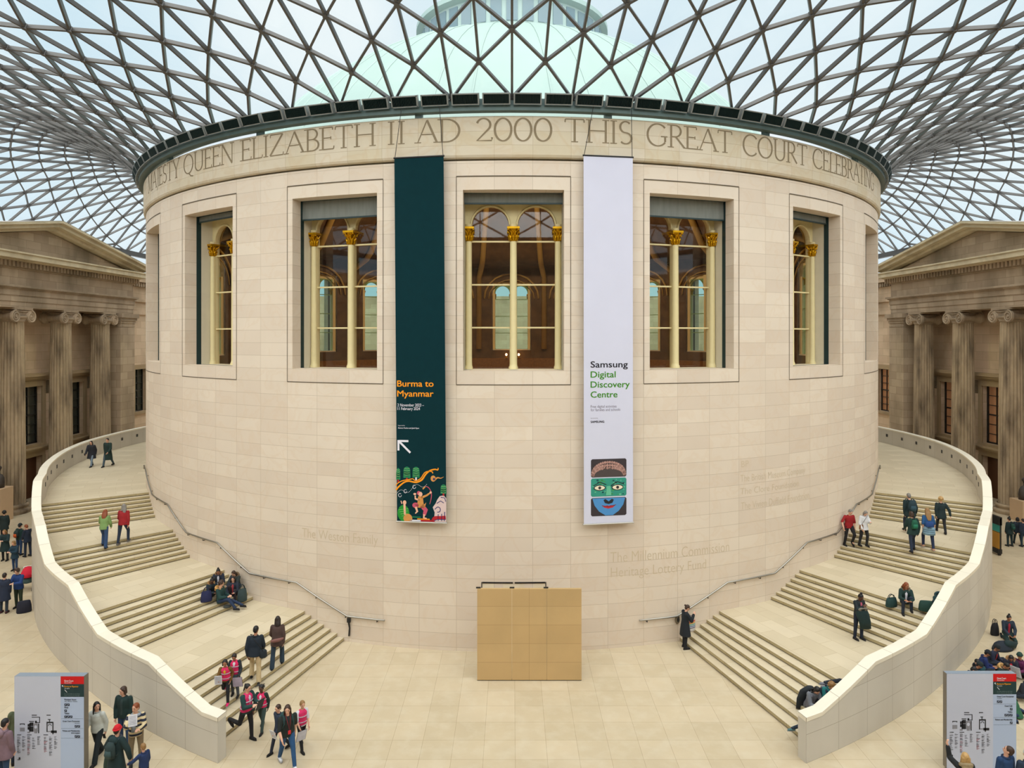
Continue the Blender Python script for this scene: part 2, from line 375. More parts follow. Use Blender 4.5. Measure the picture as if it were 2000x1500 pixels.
def word(wd, px0, px1):
    rr = 22.626; t0, t1 = theta_of_px(px0, rr), theta_of_px(px1, rr); tot = sum(G[c][0] for c in wd); sx = (t1 - t0) * rr / tot
    b = MB(); x = 0; Z0, HH = 18.83, .83; 
    for ch in wd:
        wdt, st, serif = G[ch]; x_ = x
        fn = lambda u, v: pol(t0 + (x_ + u) * sx / rr, rr, Z0 + v * HH)
        thick, thin = .085, .045
        if isinstance(st, str):
            for P in CUR[st]:
                Q = [(p[0] * sx, p[1] * HH) for p in P]; f2 = lambda u, v: pol(t0 + x_ * sx / rr + u / rr, rr, Z0 + v)
                wl = []
                for i, p in enumerate(Q):
                    a = Q[min(i + 1, len(Q) - 1)]; c = Q[max(0, i - 1)]; d = Vector((a[0] - c[0], a[1] - c[1])); v = abs(d.y) / (d.length + 1e-6); wl.append(thin + (thick - thin) * v)
                ribbon(b, Q, wl, f2)
        else:
            for s in st:
                if s[-1] == 'n': continue
                f2 = lambda u, v: pol(t0 + x_ * sx / rr + u / rr, rr, Z0 + v)
                ribbon(b, [(s[0] * sx, s[1] * HH), (s[2] * sx, s[3] * HH)], thick if s[4] == 'T' else thin, f2)
        for sx_, sy_ in serif:
            f2 = lambda u, v: pol(t0 + x_ * sx / rr + u / rr, rr, Z0 + v)
            ribbon(b, [(sx_ * sx - .13, sy_ * HH), (sx_ * sx + .13, sy_ * HH)], .035, f2)
        x += wdt
    b.build('cut_lettering', M['cut'], band)
for a in (('MAJESTY', 289, 351), ('QUEEN', 358, 457), ('ELIZABETH', 470, 735), ('II', 754, 794), ('AD', 812, 901), ('2000', 928, 1080), ('THIS', 1102, 1237), ('GREAT', 1262, 1431), ('COURT', 1450, 1577), ('CELEBRATING', 1587, 1707)): word(*a)
def lower_text(s, px0, px1, py0, py1):
    t0, t1 = theta_of_px(px0), theta_of_px(px1); tm = (t0 + t1) / 2; z0, z1 = z_of_py(py1, tm), z_of_py(py0, tm)
    b = MB(); text_box(b, s, (0, (t1 - t0) * R, z0, z1), lambda u, v: pol(t0 + u / R, R + .004, v), 0, -.012); b.build('donor_lettering', M['cutsoft'], drum)
for a in (('The Weston Family', 590, 738, 1037, 1057), ('The Millennium Commission', 1192, 1424, 1068, 1090), ('Heritage Lottery Fund', 1193, 1379, 1100, 1120), ('The British Museum Company', 1446, 1572, 919, 933),
          ('The Clore Foundation', 1446, 1560, 945, 958), ('The Vivien Duffield Foundation', 1447, 1580, 970, 985), ('BP', 1448, 1462, 899, 912)): lower_text(*a)

# ------------------------------------------------------------------ windows of the drum
def drum_window():
    root = empty('window_1'); y1 = 1.4
    b = MB()
    for s in (-1, 1): b.face([(s * HW, .62, ZB), (s * HW, .85, ZB), (s * HW, .85, ZT), (s * HW, .62, ZT)])
    b.face([(-HW, .62, ZT), (HW, .62, ZT), (HW, .85, ZT), (-HW, .85, ZT)]); b.face([(-HW, .62, ZB), (HW, .62, ZB), (HW, .85, ZB), (-HW, .85, ZB)])
    b.build('channel', M['teal'], root)
    b = MB()
    for s in (-1, 1): b.face([(s * HW, .85, ZB), (s * HW, 1.7, ZB), (s * HW, 1.7, ZT), (s * HW, .85, ZT)])
    b.face([(-HW, .85, ZT), (HW, .85, ZT), (HW, 1.7, ZT), (-HW, 1.7, ZT)]); b.span((-HW, .85, ZB - .1), (HW, 1.7, ZB))
    b.build('lining', M['pale'], root)
    b = MB(); cx, rr, zs = .89, .735, 15.96
    for s in (-1, 1):
        for k in range(16):
            a0, a1 = pi * k / 16, pi * (k + 1) / 16; x0, x1 = s * cx + rr * cos(a0), s * cx + rr * cos(a1)
            z0, z1 = zs + rr * sin(a0), zs + rr * sin(a1)
            b.face([(x0, y1, z0), (x1, y1, z1), (x1, y1, ZT), (x0, y1, ZT)]); b.face([(x0, y1, z0), (x1, y1, z1), (x1, y1 + .2, z1), (x0, y1 + .2, z0)])
        b.tube([(s * cx + (rr + .02) * cos(pi * k / 16), y1 - .02, zs + (rr + .02) * sin(pi * k / 16)) for k in range(17)], .045, 6)
        b.span((s * (cx + rr), y1, ZB), (s * HW, y1 + .2, zs)); b.face([(s * (cx + rr), y1, zs), (s * HW, y1, zs), (s * HW, y1, ZT), (s * (cx + rr), y1, ZT)])
    b.span((-.16, y1, zs), (.16, y1 + .2, ZT)); b.span((-.1, y1, ZB), (.1, y1 + .2, zs)); b.build('frame', M['cream'], root)
    for x in (-1.73, 0, 1.73):
        b = MB(); r0 = .14 if x == 0 else .12
        b.lathe([(r0 * 1.3, 0), (r0 * 1.3, .08), (r0 * 1.12, .12), (r0 * 1.04, .2), (r0, 2.5), (r0 * .92, 4.95)], 16, (x, y1 - .06, ZB))
        b.lathe([(r0 * 1.1, 5.5), (r0 * 1.1, 5.62)], 16, (x, y1 - .06, ZB)); c = b.build('column', M['cream'], root, smooth=True)
        g = MB(); q = r0 / .145; zc = 15.33
        g.lathe([(.12 * q, 0), (.15 * q, .05), (.14 * q, .3), (.2 * q, .48)], 12, (x, y1 - .06, zc)); g.box((x, y1 - .06, zc + .52), (.5 * q, .5 * q, .08))
        for lv, (n, z0, z1, ro) in enumerate(((8, .04, .24, .21), (8, .16, .38, .25))):
            for i in range(n):
                a = 2 * pi * (i + .5 * lv) / n; d = Vector((sin(a), -cos(a), 0)); c0 = Vector((x, y1 - .06, zc))
                g.tube([c0 + d * .14 * q + Vector((0, 0, z0)), c0 + d * .17 * q + Vector((0, 0, z1 - .04)), c0 + d * ro * q + Vector((0, 0, z1)), c0 + d * (ro + .02) * q + Vector((0, 0, z1 - .06))], [.05, .05, .035, .015], 5)
        for i in range(4):
            a = pi / 4 + pi / 2 * i; d = Vector((sin(a), -cos(a), 0)); c0 = Vector((x, y1 - .06, zc)); g.tube([c0 + d * .16 * q + Vector((0, 0, .3)), c0 + d * .28 * q + Vector((0, 0, .48)), c0 + d * .33 * q + Vector((0, 0, .42))], [.03, .045, .03], 5)
        g.build('capital', M['gold'], c, smooth=True)
    for z in (15.34, 13.66, 11.99):
        b = MB(); b.span((-1.65, y1 + .02, z - .03), (1.65, y1 + .1, z + .03)); b.build('glazing_bar', M['cream'], root)
    b = MB(); b.face([(-1.66, y1 + .12, ZB), (1.66, y1 + .12, ZB), (1.66, y1 + .12, 16.75), (-1.66, y1 + .12, 16.75)]); b.build('pane', M['wglass'], root)
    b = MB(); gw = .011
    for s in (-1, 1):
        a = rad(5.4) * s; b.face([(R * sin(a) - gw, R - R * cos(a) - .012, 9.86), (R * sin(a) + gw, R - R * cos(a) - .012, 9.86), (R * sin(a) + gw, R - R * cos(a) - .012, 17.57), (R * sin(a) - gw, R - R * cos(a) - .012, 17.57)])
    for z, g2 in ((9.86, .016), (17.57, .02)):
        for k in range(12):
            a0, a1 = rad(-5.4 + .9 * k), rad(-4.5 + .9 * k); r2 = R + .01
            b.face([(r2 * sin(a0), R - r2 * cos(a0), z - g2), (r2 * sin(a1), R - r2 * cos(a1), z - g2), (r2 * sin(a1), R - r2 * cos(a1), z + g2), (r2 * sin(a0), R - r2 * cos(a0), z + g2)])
    b.build('border_groove_shade', M['gap_shade'], root)  # flat strips on the wall, painted dark as the frame line's shade
    return tag(root, kind='structure')
def blind(root, zb):
    b = MB(); y = .78
    for k in range(24):
        x0, x1 = -HW + 2 * HW * k / 24, -HW + 2 * HW * (k + 1) / 24; w0, w1 = .012 * sin(k * 1.3), .012 * sin((k + 1) * 1.3)
        b.face([(x0, y + w0 - .03, zb), (x1, y + w1 - .03, zb), (x1, y - .02, ZT), (x0, y - .02, ZT)])
    o = b.build('blind', M['blind'], root, smooth=True)
    b = MB(); b.span((-HW + .01, y - .07, zb - .06), (HW - .01, y, zb)); b.build('bottom_rail', M['teal'], o)
W1 = drum_window(); wins = []
for i in range(20):
    bay = i - 3 if i < 7 else i - 3; o = W1 if i == 0 else copy_tree(W1)
    o.name = 'window_%d' % (i + 1); f = rad(18 * bay + OFF); o.location = pol(f, R); o.rotation_euler = (0, 0, f); wins.append(o)
    if i > 6:
        for ch in o.children:
            if ch.name.startswith('pane'): ch.material_slots[0].link = 'OBJECT'; ch.material_slots[0].material = M['gglass']
for i, zb in enumerate((16.85, 16.86, 16.36, 16.72, 16.36, 16.8, 16.85)): blind(wins[i], zb)

# ------------------------------------------------------------------ reading room behind the windows
b = MB(); RI = 20.85; HI = math.degrees(math.asin(1.95 / RI)); z0, z1, z2, z3 = 8.4, ZB - .1, ZT, 18.4
for i in range(20):
    c = 18 * i + OFF
    for a0, a1, hole in ((-9, -HI, 0), (-HI, 0, 1), (0, HI, 1), (HI, 9, 0)):
        for q0, q1, hz in ((z0, z1, 0), (z1, z2, 1), (z2, z3, 0)):
            if hole and hz: continue
            b.face([pol(rad(c + a0), RI, q0), pol(rad(c + a1), RI, q0), pol(rad(c + a1), RI, q1), pol(rad(c + a0), RI, q1)])
inner = tag(b.build('wall_inner', M['brown']), kind='structure')
b = MB(); prof = [(20.85, 18.4), (18.2, 18.6)] + [(19.6 * cos(k), 10 + 20.4 * sin(k)) for k in [.47 + (pi / 2 - .47) * i / 9 for i in range(10)]]
b.lathe(prof, 60, (0, CY, 0)); dom = b.build('dome_lining', M['brown'], inner, smooth=True)
b = MB()
for i in range(20):
    a = rad(18 * i + 9 + OFF); b.tube([pol(a, 20.7, 10.4), pol(a, 20.6, 17.5)] + [pol(a, r - .15, z - .1) for r, z in prof[1:-2]], .28, 6)
    a = rad(18 * i + OFF); b.tube([pol(a + rad(7.5) * cos(pi * k / 10), 20.72, 15.4 + 2.5 * sin(pi * k / 10)) for k in range(11)], .1, 5)
    b.tube([pol(a + rad(6.3) * cos(pi * k / 10), 20.72, 15.4 + 1.9 * sin(pi * k / 10)) for k in range(11)], .06, 5)
b.build('gilded_rib', M['rrib'], inner, smooth=True)
b = MB(); b.lathe([(20.85, 8.4), (0, 8.4)], 60, (0, CY, 0)); b.lathe([(20.7, 8.4), (20.2, 8.4), (20.2, 9.5), (20.7, 9.5)], 60, (0, CY, 0)); b.build('bookcase_gallery', M['shelf'], inner)
ML = mat('warm_lamp', (1, .55, .2), .5, emit=((1, .5, .18), 30))
for k, (bay, da) in enumerate(((10, -1.9), (10, 1.6), (9, -1.8), (9, 1.8), (11, -1.8), (11, 1.8))):
    a = rad(180 + (bay - 10) * 18 + da); p = Vector(pol(a, 20.1, 9.75)); r = empty('wall_lamp', p)
    b = MB(); b.ell((0, 0, .1), (.09, .09, .12), 8, 6); b.build('bulb', ML, r)
    b = MB(); b.tube([(0, 0, -.25), (0, 0, 0)], .03, 6); b.box((0, 0, -.2), (.2, .2, .1)); b.build('bracket', M['gold'], r)
    tag(r, 'small warm wall lamp glowing deep inside the reading room', 'lamp', 'reading room wall lamps')

ld = bpy.data.lights.new('reading_room_fill', 'POINT'); ld.energy = 7000; ld.color = (1, .72, .42); ld.shadow_soft_size = 1  # fill light added to brighten the room behind the windows
lo = bpy.data.objects.new('reading_room_fill', ld); COL.objects.link(lo); lo.location = (0, CY, 25)
# ------------------------------------------------------------------ copper dome above
root = empty('copper_dome', (0, CY, 19.76))
b = MB(); prof = [(20.8, 0), (20.8, .75), (18.9, .95)] + [(21 * cos(k), .24 - 10 + 21.5 * sin(k)) for k in [.50 + (1.272 - .50) * i / 11 for i in range(12)]]
b.lathe(prof, 96); dm = b.build('dome_shell', M['copper'], root, smooth=True)
b = MB()
for i in range(60):
    a = 2 * pi * i / 60; b.tube([(r * sin(a), -r * cos(a), z) for r, z in prof[3:]], .05, 4)
b.build('seam', M['copper'], dm)
b = MB(); b.lathe([(6.4, 10.6), (6.4, 10.8), (6.2, 10.9), (6.2, 12.5), (6.6, 12.62), (6.6, 12.9), (5.9, 13.1), (4.0, 13.9), (1.8, 14.4), (0, 14.5)], 64); ln = b.build('lantern', M['copperw'], root)
for i in range(40):
    a = 2 * pi * i / 40; b = MB(); Mr = Matrix.Rotation(a, 3, 'Z'); b.box(Vector((6.2 * sin(a), -6.2 * cos(a), 11.7)), (.68, .1, 1.3), 0, Mr); b.build('lantern_window', M['lantw'], ln)
tag(root, 'pale green copper dome with ringed lantern seen through the glass roof', 'dome')

# ------------------------------------------------------------------ steel ring on the drum
root = empty('roof_ring', (0, CY, 19.76))
b = MB(); b.lathe([(22.55, .12), (22.85, .12), (22.85, .3), (22.6, .36), (22.2, .36), (22.2, .28), (22.5, .28), (22.55, .12)], 160); b.lathe([(22.65, .36), (22.65, .62), (22.45, .62), (22.45, .36), (22.65, .36)], 160); b.build('ring_beam', M['ring'], root)
for i in range(-5, 5):
    a = rad(18 * i + 9 + OFF); b = MB(); b.box(Vector((22.5 * sin(a), -22.5 * cos(a), .14)), (.26, .2, .3), 0, Matrix.Rotation(a, 3, 'Z')); b.build('post', M['ring'], root)
lb = lf = None
for i in range(-27, 27):
    a = 2 * pi * (i + .5) / 128
    if lb is None:
        b = MB(); T = Matrix.Rotation(rad(24), 3, 'X')
        for c, d in (((0, 0, .18), (1.0, .2, .04)), ((0, 0, -.18), (1.0, .2, .04)), ((-.48, 0, 0), (.05, .2, .4)), ((.48, 0, 0), (.05, .2, .4)), ((0, .09, 0), (.98, .02, .38))): b.box(T @ Vector(c), d, 0, T)
        lb = b.build('louvre_box', M['louvre'], root)
        b = MB()
        for k in range(20): b.box(T @ Vector((-.45 + .0474 * k, -.07, 0)), (.012, .08, .33), 0, T)
        b.box(T @ Vector((0, .02, 0)), (.94, .02, .33), 0, T)
        lf = b.build('slats', M['louvdark'], lb); o = lb
    else:
        o = lb.copy(); COL.objects.link(o); s = lf.copy(); COL.objects.link(s); s.parent = o
    o.location = (22.98 * sin(a), -22.98 * cos(a), .5); o.rotation_euler = (0, 0, a)
tag(root, 'dark steel ring with louvred boxes crowning the round stone drum', 'ring beam')

# ------------------------------------------------------------------ triangulated glass roof
NR, NJ = 128, 36
RJ = [22.6]
for j in range(NJ): RJ.append(RJ[-1] + (1.15 if j == 0 else min(1.5, .9 + .025 * j)))
RQ = [(0, 1.03), (25, 1.03), (60, .88), (90, .75), (120, .9), (180, 1)]
RS = [(0, 1), (20, 1), (45, .88), (75, .68), (90, .64), (120, .75), (180, 1)]
RA = [(0, 6.6), (20, 5.8), (40, 3.8), (58, 3.0), (75, 3.2), (90, 3.6), (120, 5), (140, 5), (180, 6)]
def roof_len(i):
    a = 2 * pi * i / NR; dx, dy = sin(a), -cos(a)
    lx = 36.6 / abs(dx) if abs(dx) > 1e-6 else 1e9; ly = (51.1 if dy < 0 else 46.) / abs(dy) if abs(dy) > 1e-6 else 1e9
    return min(lx, ly)
def roof_pt(i, j):
    a = 2 * pi * i / NR; Lb = roof_len(i % NR); ln = Lb - 22.6; dga = math.degrees(abs((a + pi) % (2 * pi) - pi)); r = min(22.6 + (RJ[j] - 22.6) * interp(RS, dga), Lb); t = (r - 22.6) / ln; q = interp(RQ, dga)
    return Vector((r * sin(a), CY - r * cos(a), 20.42 - .7 * t + interp(RA, dga) * 4 * t ** q * (1 - t ** q)))
P = {(i, j): roof_pt(i, j) for i in range(NR) for j in range(NJ + 1) if (i + j) % 2 == 0}
def rp(i, j): return P.get((i % NR, j))
def out(i, j): return hypot(roof_pt(i, j).x, roof_pt(i, j).y - CY) >= roof_len(i % NR) - 1e-6
def rn(i, j):
    a = 2 * pi * i / NR; j2 = j
    while j2 > 1 and out(i, j2 - 1): j2 -= 1
    q = roof_pt(i, min(NJ, j2 + 1)) - roof_pt(i, max(0, j2 - 1)); tg = Vector((cos(a), sin(a), 0)); return q.cross(tg).normalized()
b = MB(); g = MB(); gp = lambda q: q + Vector((0, 0, .14))
for (i, j), p in P.items():
    if out(i, j): continue
    up = rn(i, j); up = up if up.z > 0 else -up
    for q in ((i + 1, j + 1), (i - 1, j + 1), (i, j + 2)):
        o = rp(*q)
        if o is not None: b.bar(p, o, .085, .155, up)
    b.tube([p - up * .11, p + up * .1], .1, 6)
    if j + 2 <= NJ:
        g.face([gp(p), gp(rp(i + 1, j + 1)), gp(rp(i, j + 2))]); g.face([gp(p), gp(rp(i, j + 2)), gp(rp(i - 1, j + 1))])
    if j == 0: g.face([gp(p), gp(rp(i + 2, 0)), gp(rp(i + 1, 1))])
ceil = tag(b.build('ceiling', M['steel']), kind='structure')
g.build('glass_panes', M['rglass'], ceil)
b = MB()
for s in (-1, 1): b.bar((s * 36.6, CY - 51.1, 19.62), (s * 36.6, CY + 46, 19.62), .35, .45, (0, 0, 1))
b.bar((-36.6, CY + 46, 19.62), (36.6, CY + 46, 19.62), .35, .45, (0, 0, 1)); b.bar((-36.6, CY - 51.1, 19.62), (36.6, CY - 51.1, 19.62), .35, .45, (0, 0, 1))
for s in (-1, 1):
    for k in range(24): b.tube([(s * 36.6, CY - 46 + k * 4, 17.2), (s * 36.6, CY - 46 + k * 4, 19.5)], .09, 6)
b.build('edge_beam', M['steel'], ceil)
# ------------------------------------------------------------------ stairs round the drum
M['stair'] = mat('stair_limestone', srgb(211, 197, 170), .5, var=.06, vscale=1.3, brick=dict(w=1.55, h=.62, c2=srgb(199, 184, 155), mc=srgb(176, 156, 122), mort=.006, bias=0, off=.5), spec=.35)
M['riser'] = mat('stair_riser_shaded', srgb(176, 160, 122), .6, var=.1, vscale=2.5, brick=dict(w=1.1, h=3, c2=srgb(162, 147, 108), mc=srgb(130, 114, 82), mort=.006))  # same limestone as the treads, shading put into the darker colour
M['parapet'] = mat('parapet_stone', srgb(204, 198, 186), .7, var=.07, vscale=.8, brick=dict(w=1.36, h=.78, c2=srgb(198, 191, 178), mc=srgb(150, 141, 124), mort=.006), stain=(.8, .3, srgb(180, 172, 158), (1, 1, .3)))
M['coping'] = mat('coping_stone_lit', srgb(232, 224, 206), .6, var=.05, vscale=1, brick=dict(w=1.36, h=5, c2=srgb(226, 217, 197), mc=srgb(160, 146, 120), mort=.007))  # same stone as the parapet, light from above put into the paler colour
M['dark'] = mat('black_metal', srgb(24, 24, 26), .45)
M['chrome'] = mat('brushed_rail', srgb(170, 166, 158), .28, metal=.9)
def staircase(s, label):
    P0 = Vector((s * 7.4, CY - 25.5, 0)); root = empty('staircase', P0); L0 = -P0
    q = lambda dg, r, z: Vector(pol(rad(dg) * s, r, z)); ru = lambda dg: rad(dg) * 25
    for k in range(4):
        fl = MB(); nxt = FST[k + 1] if k < 3 else 112
        for n in range(7):
            a0 = FST[k] + DA * n; a1 = a0 + DA; h = (7 * k + n + 1) * RISE; ri = R - .03; ro = lambda d: rout(d) - .3; e = .07
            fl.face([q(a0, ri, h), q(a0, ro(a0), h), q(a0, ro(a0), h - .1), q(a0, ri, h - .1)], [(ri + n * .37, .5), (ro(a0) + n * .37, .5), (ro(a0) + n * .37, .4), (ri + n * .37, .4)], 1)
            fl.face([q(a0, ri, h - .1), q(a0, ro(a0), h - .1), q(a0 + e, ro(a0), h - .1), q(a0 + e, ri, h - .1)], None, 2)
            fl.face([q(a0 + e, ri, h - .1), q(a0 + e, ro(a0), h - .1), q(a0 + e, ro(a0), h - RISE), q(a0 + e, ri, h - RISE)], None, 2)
            if n < 6: fl.face([q(a0, ri, h), q(a0, ro(a0), h), q(a1 + e, ro(a1), h), q(a1 + e, ri, h)], [(ri + n * .53, .3), (ro(a0) + n * .53, .3), (ro(a1) + n * .53, .6), (ri + n * .53, .6)])
        f = fl.build('flight', [M['stair'], M['riser'], M['gap_shade']], root, L0)  # third material paints shade into the recess under each nosing
        ld = MB(); a0 = FST[k] + DA * 6; h = 7 * (k + 1) * RISE; nn = int((nxt - a0) / .9) + 1
        for i in range(nn):
            b0, b1 = a0 + (nxt + .07 - a0) * i / nn, a0 + (nxt + .07 - a0) * (i + 1) / nn
            ld.face([q(b0, R - .03, h), q(b0, rout(b0) - .3, h), q(b1, rout(b1) - .3, h), q(b1, R - .03, h)], [(R, ru(b0)), (rout(b0), ru(b0)), (rout(b1), ru(b1)), (R, ru(b1))])
        ld.build('landing', M['stair'], root, L0)
    st = [15.4, 16.6, 21.3, 27.5, 33, 39.5, 44.5, 51, 56]; an = []
    for u, v in zip(st, st[1:] + [112]):
        n = max(1, int((v - u) / 1.)); an += [u + (v - u) * i / n for i in range(n)]
    an.append(112); w = MB(); c = MB(); arcl = 0
    for a0, a1 in zip(an, an[1:]):
        h0, h1 = interp(PTOP, a0) - .05, interp(PTOP, a1) - .05; r0, r1 = rout(a0), rout(a1); l0 = arcl; arcl += (q(a1, r1, 0) - q(a0, r0, 0)).length
        w.face([q(a0, r0, 0), q(a1, r1, 0), q(a1, r1, h1), q(a0, r0, h0)], [(l0, 0), (arcl, 0), (arcl, h1), (l0, h0)])
        w.face([q(a0, r0 - .33, 0), q(a1, r1 - .33, 0), q(a1, r1 - .33, h1), q(a0, r0 - .33, h0)], [(l0, 8.0), (arcl, 8.0), (arcl, 8.01), (l0, 8.01)])
        for (ra, za), (rb, zb) in zip([(.012, -.06), (.012, .05), (-.35, .05), (-.35, -.03), (-.315, -.03)], [(.012, .05), (-.35, .05), (-.35, -.03), (-.315, -.03), (-.315, -.06)]):
            c.face([q(a0, r0 + ra, h0 + za), q(a1, r1 + ra, h1 + za), q(a1, r1 + rb, h1 + zb), q(a0, r0 + rb, h0 + zb)], [(l0, 1), (arcl, 1), (arcl, 1.4), (l0, 1.4)])
    a0 = 15.4; r0 = rout(a0); h0 = interp(PTOP, a0)
    w.face([q(a0, r0, 0), q(a0, r0 - .33, 0), q(a0, r0 - .33, h0 - .05), q(a0, r0, h0 - .05)], [(.2, .02), (.6, .02), (.6, .04), (.2, .04)])
    c.face([q(a0 - .02, r0 + .012, h0 - .11), q(a0 - .02, r0 - .35, h0 - .11), q(a0 - .02, r0 - .35, h0), q(a0 - .02, r0 + .012, h0)])
    pw = w.build('parapet_wall', M['parapet'], root, L0); c.build('coping', M['coping'], pw)
    for k in range(11):
        dg = 59.5 + 3.7 * k; b = MB(); Mr = Matrix.Rotation(rad(dg) * s, 3, 'Z'); b.box(q(dg, rout(dg) - .33, 4.3), (.2, .03, .2), 0, Mr); b.build('step_light', M['dark'], pw)
    return tag(root, label, 'staircase')
staircase(-1, 'pale stone staircase curving up round the left of the drum, below the teal banner')
staircase(1, 'pale stone staircase curving up round the right of the drum, below the white banner')
def rail(s, label):
    T = [(12.2, 1.0), (16.1, 1.0), (21.9, 2.02), (28.2, 2.02), (33.4, 2.95), (39.7, 2.95), (45, 3.87), (51.5, 3.87), (57, 4.78), (59.5, 4.82), (60.2, 4.6)]
    rr = R + .1; q = lambda dg, r, z: Vector(pol(rad(dg) * s, r, z)); P0 = q(12.2, rr, .0); root = empty('handrail', P0); pts = []
    for (a, z), (a2, z2) in zip(T, T[1:]):
        n = max(1, int((a2 - a) / 1.2)); pts += [q(a + (a2 - a) * i / n, rr, z + (z2 - z) * i / n) for i in range(n)]
    pts.append(q(*[T[-1][0], rr, T[-1][1]])); b = MB(); b.tube(pts, .036, 8); tb = b.build('rail', M['chrome'], root, -P0, True)
    dg = 13.
    while dg < 58:
        z = interp(T, dg); b = MB(); b.tube([q(dg, R - .01, z - .09), q(dg, rr, z - .09), q(dg, rr, z - .01)], .016, 6); b.build('bracket', M['dark'], root, -P0); dg += 3.3
    tag(root, label, 'handrail')
rail(-1, 'metal handrail stepping up the drum wall beside the left staircase')
rail(1, 'metal handrail stepping up the drum wall beside the right staircase')
for s, pb, lab, hh in ((-1, (683, 1241), 'small black strap hanging from the end of the left handrail', .62), (1, (1322, 1214), 'oval grey wall plate under the end of the right handrail', .2)):
    th = theta_of_px(pb[0]); z = z_of_py(pb[1], th); p = Vector(pol(th, R + .05, z)); 
    if s < 0:
        r = empty('hanging_strap', p); b = MB(); b.tube([(0, 0, 0), (.02, 0, .3), (-.03, 0, hh)], [.035, .03, .04], 8); b.build('strap', M['dark'], r); b = MB(); b.box((0, -.02, hh), (.13, .12, .16)); b.build('clip', M['dark'], r); tag(r, lab, 'strap')
    else:
        r = empty('wall_plate', p, th); b = MB(); b.ell((0, 0, .1), (.11, .05, .17), 16, 10); b.build('plate', mat('grey_plate', srgb(120, 110, 92), .4, metal=.4), r, smooth=True); b = MB(); b.ell((0, -.05, .1), (.05, .015, .09), 10, 6); b.build('slot', M['dark'], r); tag(r, lab, 'wall plate')

# ------------------------------------------------------------------ plain screen in front of the flush door
M['mdf'] = mat('buff_board', srgb(196, 164, 114), .7, var=.08, vscale=.8, brick=dict(w=9, h=.63, c2=srgb(190, 158, 108), mc=srgb(164, 134, 88), mort=.006), stain=(.9, .25, srgb(168, 144, 100)))
root = empty('screen_wall', (.58, 23.3, 0)); x0 = -1.76
for k in range(3):
    b = MB(); b.span((x0 + 1.178 * k + .004, -.05, .03), (x0 + 1.178 * (k + 1) - .004, .05, 3.11)); b.build('board', M['mdf'], root)
for xx in (-1.2, 1.2):
    b = MB(); b.bar((xx, .05, 1.2), (xx, 1.1, .04), .06, .06, (1, 0, 0)); b.bar((xx, .05, .05), (xx, 1.15, .05), .06, .06, (0, 0, 1)); b.build('prop', M['mdf'], root)
for xx in (-1.72, -.58, .57):
    b = MB(); b.box((xx, .02, 3.13), (.16, .05, .04)); b.build('clamp', M['dark'], root)
b = MB(); b.span((x0, -.03, 0), (x0 + 3.53, .04, .03)); b.build('plinth', M['dark'], root)
tag(root, 'plain buff boarded screen standing on the floor in front of the drum', 'screen')
b = MB(); g = MB()
for px0, px1 in ((941, 1003), (1004, 1066)):
    t0, t1 = theta_of_px(px0), theta_of_px(px1)
    b.face([pol(t0, R + .006, 0), pol(t1, R + .006, 0), pol(t1, R + .006, 2.54), pol(t0, R + .006, 2.54)], [(t * R, z) for t, z in ((t0, 0), (t1, 0), (t1, 2.54), (t0, 2.54))])
    g.bar(pol(t0 + .001, R + .01, 2.56), pol(t1 - .001, R + .01, 2.56), .03, .05, (0, 0, 1))
t0, t1 = theta_of_px(941), theta_of_px(1066)
for t in (t0, t1): g.bar(pol(t, R + .01, 0), pol(t, R + .01, 2.58), .03, .03, (0, 1, 0))
dr = tag(b.build('door_1', M['drumplain']), kind='structure'); g.build('door_gap', M['dark'], dr)

# ------------------------------------------------------------------ two hanging banners
def banner(label, px0, px1, ptop, pbot, lean, base, draw):
    pc = (px0 + px1) / 2; th = theta_of_px(pc, R + .32); p = Vector(pol(th, R + .32)); y = p.y
    zt, zb = CAM_H - (ptop - HOR) * y / F_PX, CAM_H - (pbot - HOR) * y / F_PX; W = (px1 - px0) * y / F_PX / cos(th) * .99; H = zt - zb
    root = empty('banner', (p.x - lean * 12.2 * y / F_PX, p.y, zb), th); root.rotation_euler = (0, rad(lean), th)
    b = MB(); b.span((-W / 2, -.012, 0), (W / 2, .012, H)); cl = b.build('cloth', base, root)
    for z in (.0, H):
        b = MB(); b.tube([(-W / 2 - .03, 0, z), (W / 2 + .03, 0, z)], .035, 8); b.build('pole', M['dark'] if z else M['chrome'], root)
    def mp(off): return lambda px, py: (((px - px0 + lean * 12.2 * (py - ptop) / (pbot - ptop)) / (px1 - px0) - .5) * W, -.012 - off, H - (py - ptop) / (pbot - ptop) * H)
    draw(root, mp, W, H)
    for s in (-1, 1):
        b = MB(); b.tube([(s * W / 2 * .98, 0, H), (s * (W / 2 - (.33 if s < 0 else -.1 + .2)), -.15, H + 1.75), (s * (W / 2 - .26), -.2, H + 2.05)], .012, 5); b.build('wire', M['dark'], root)
    return tag(root, label, 'banner')
C = lambda n, *rgb: mat(n, srgb(*rgb), .8)
OR, WH, GR1, GR2 = C('ink_orange', 243, 150, 8), C('ink_white', 226, 224, 234), C('ink_green', 22, 122, 76), C('ink_leaf', 24, 138, 40)
RD, PK, FL, BL, TN, BK = C('ink_red', 176, 24, 34), C('ink_pink', 196, 78, 104), C('ink_flesh', 232, 178, 150), C('ink_blue', 40, 44, 104), C('ink_tan', 206, 142, 72), C('ink_black', 22, 20, 34)
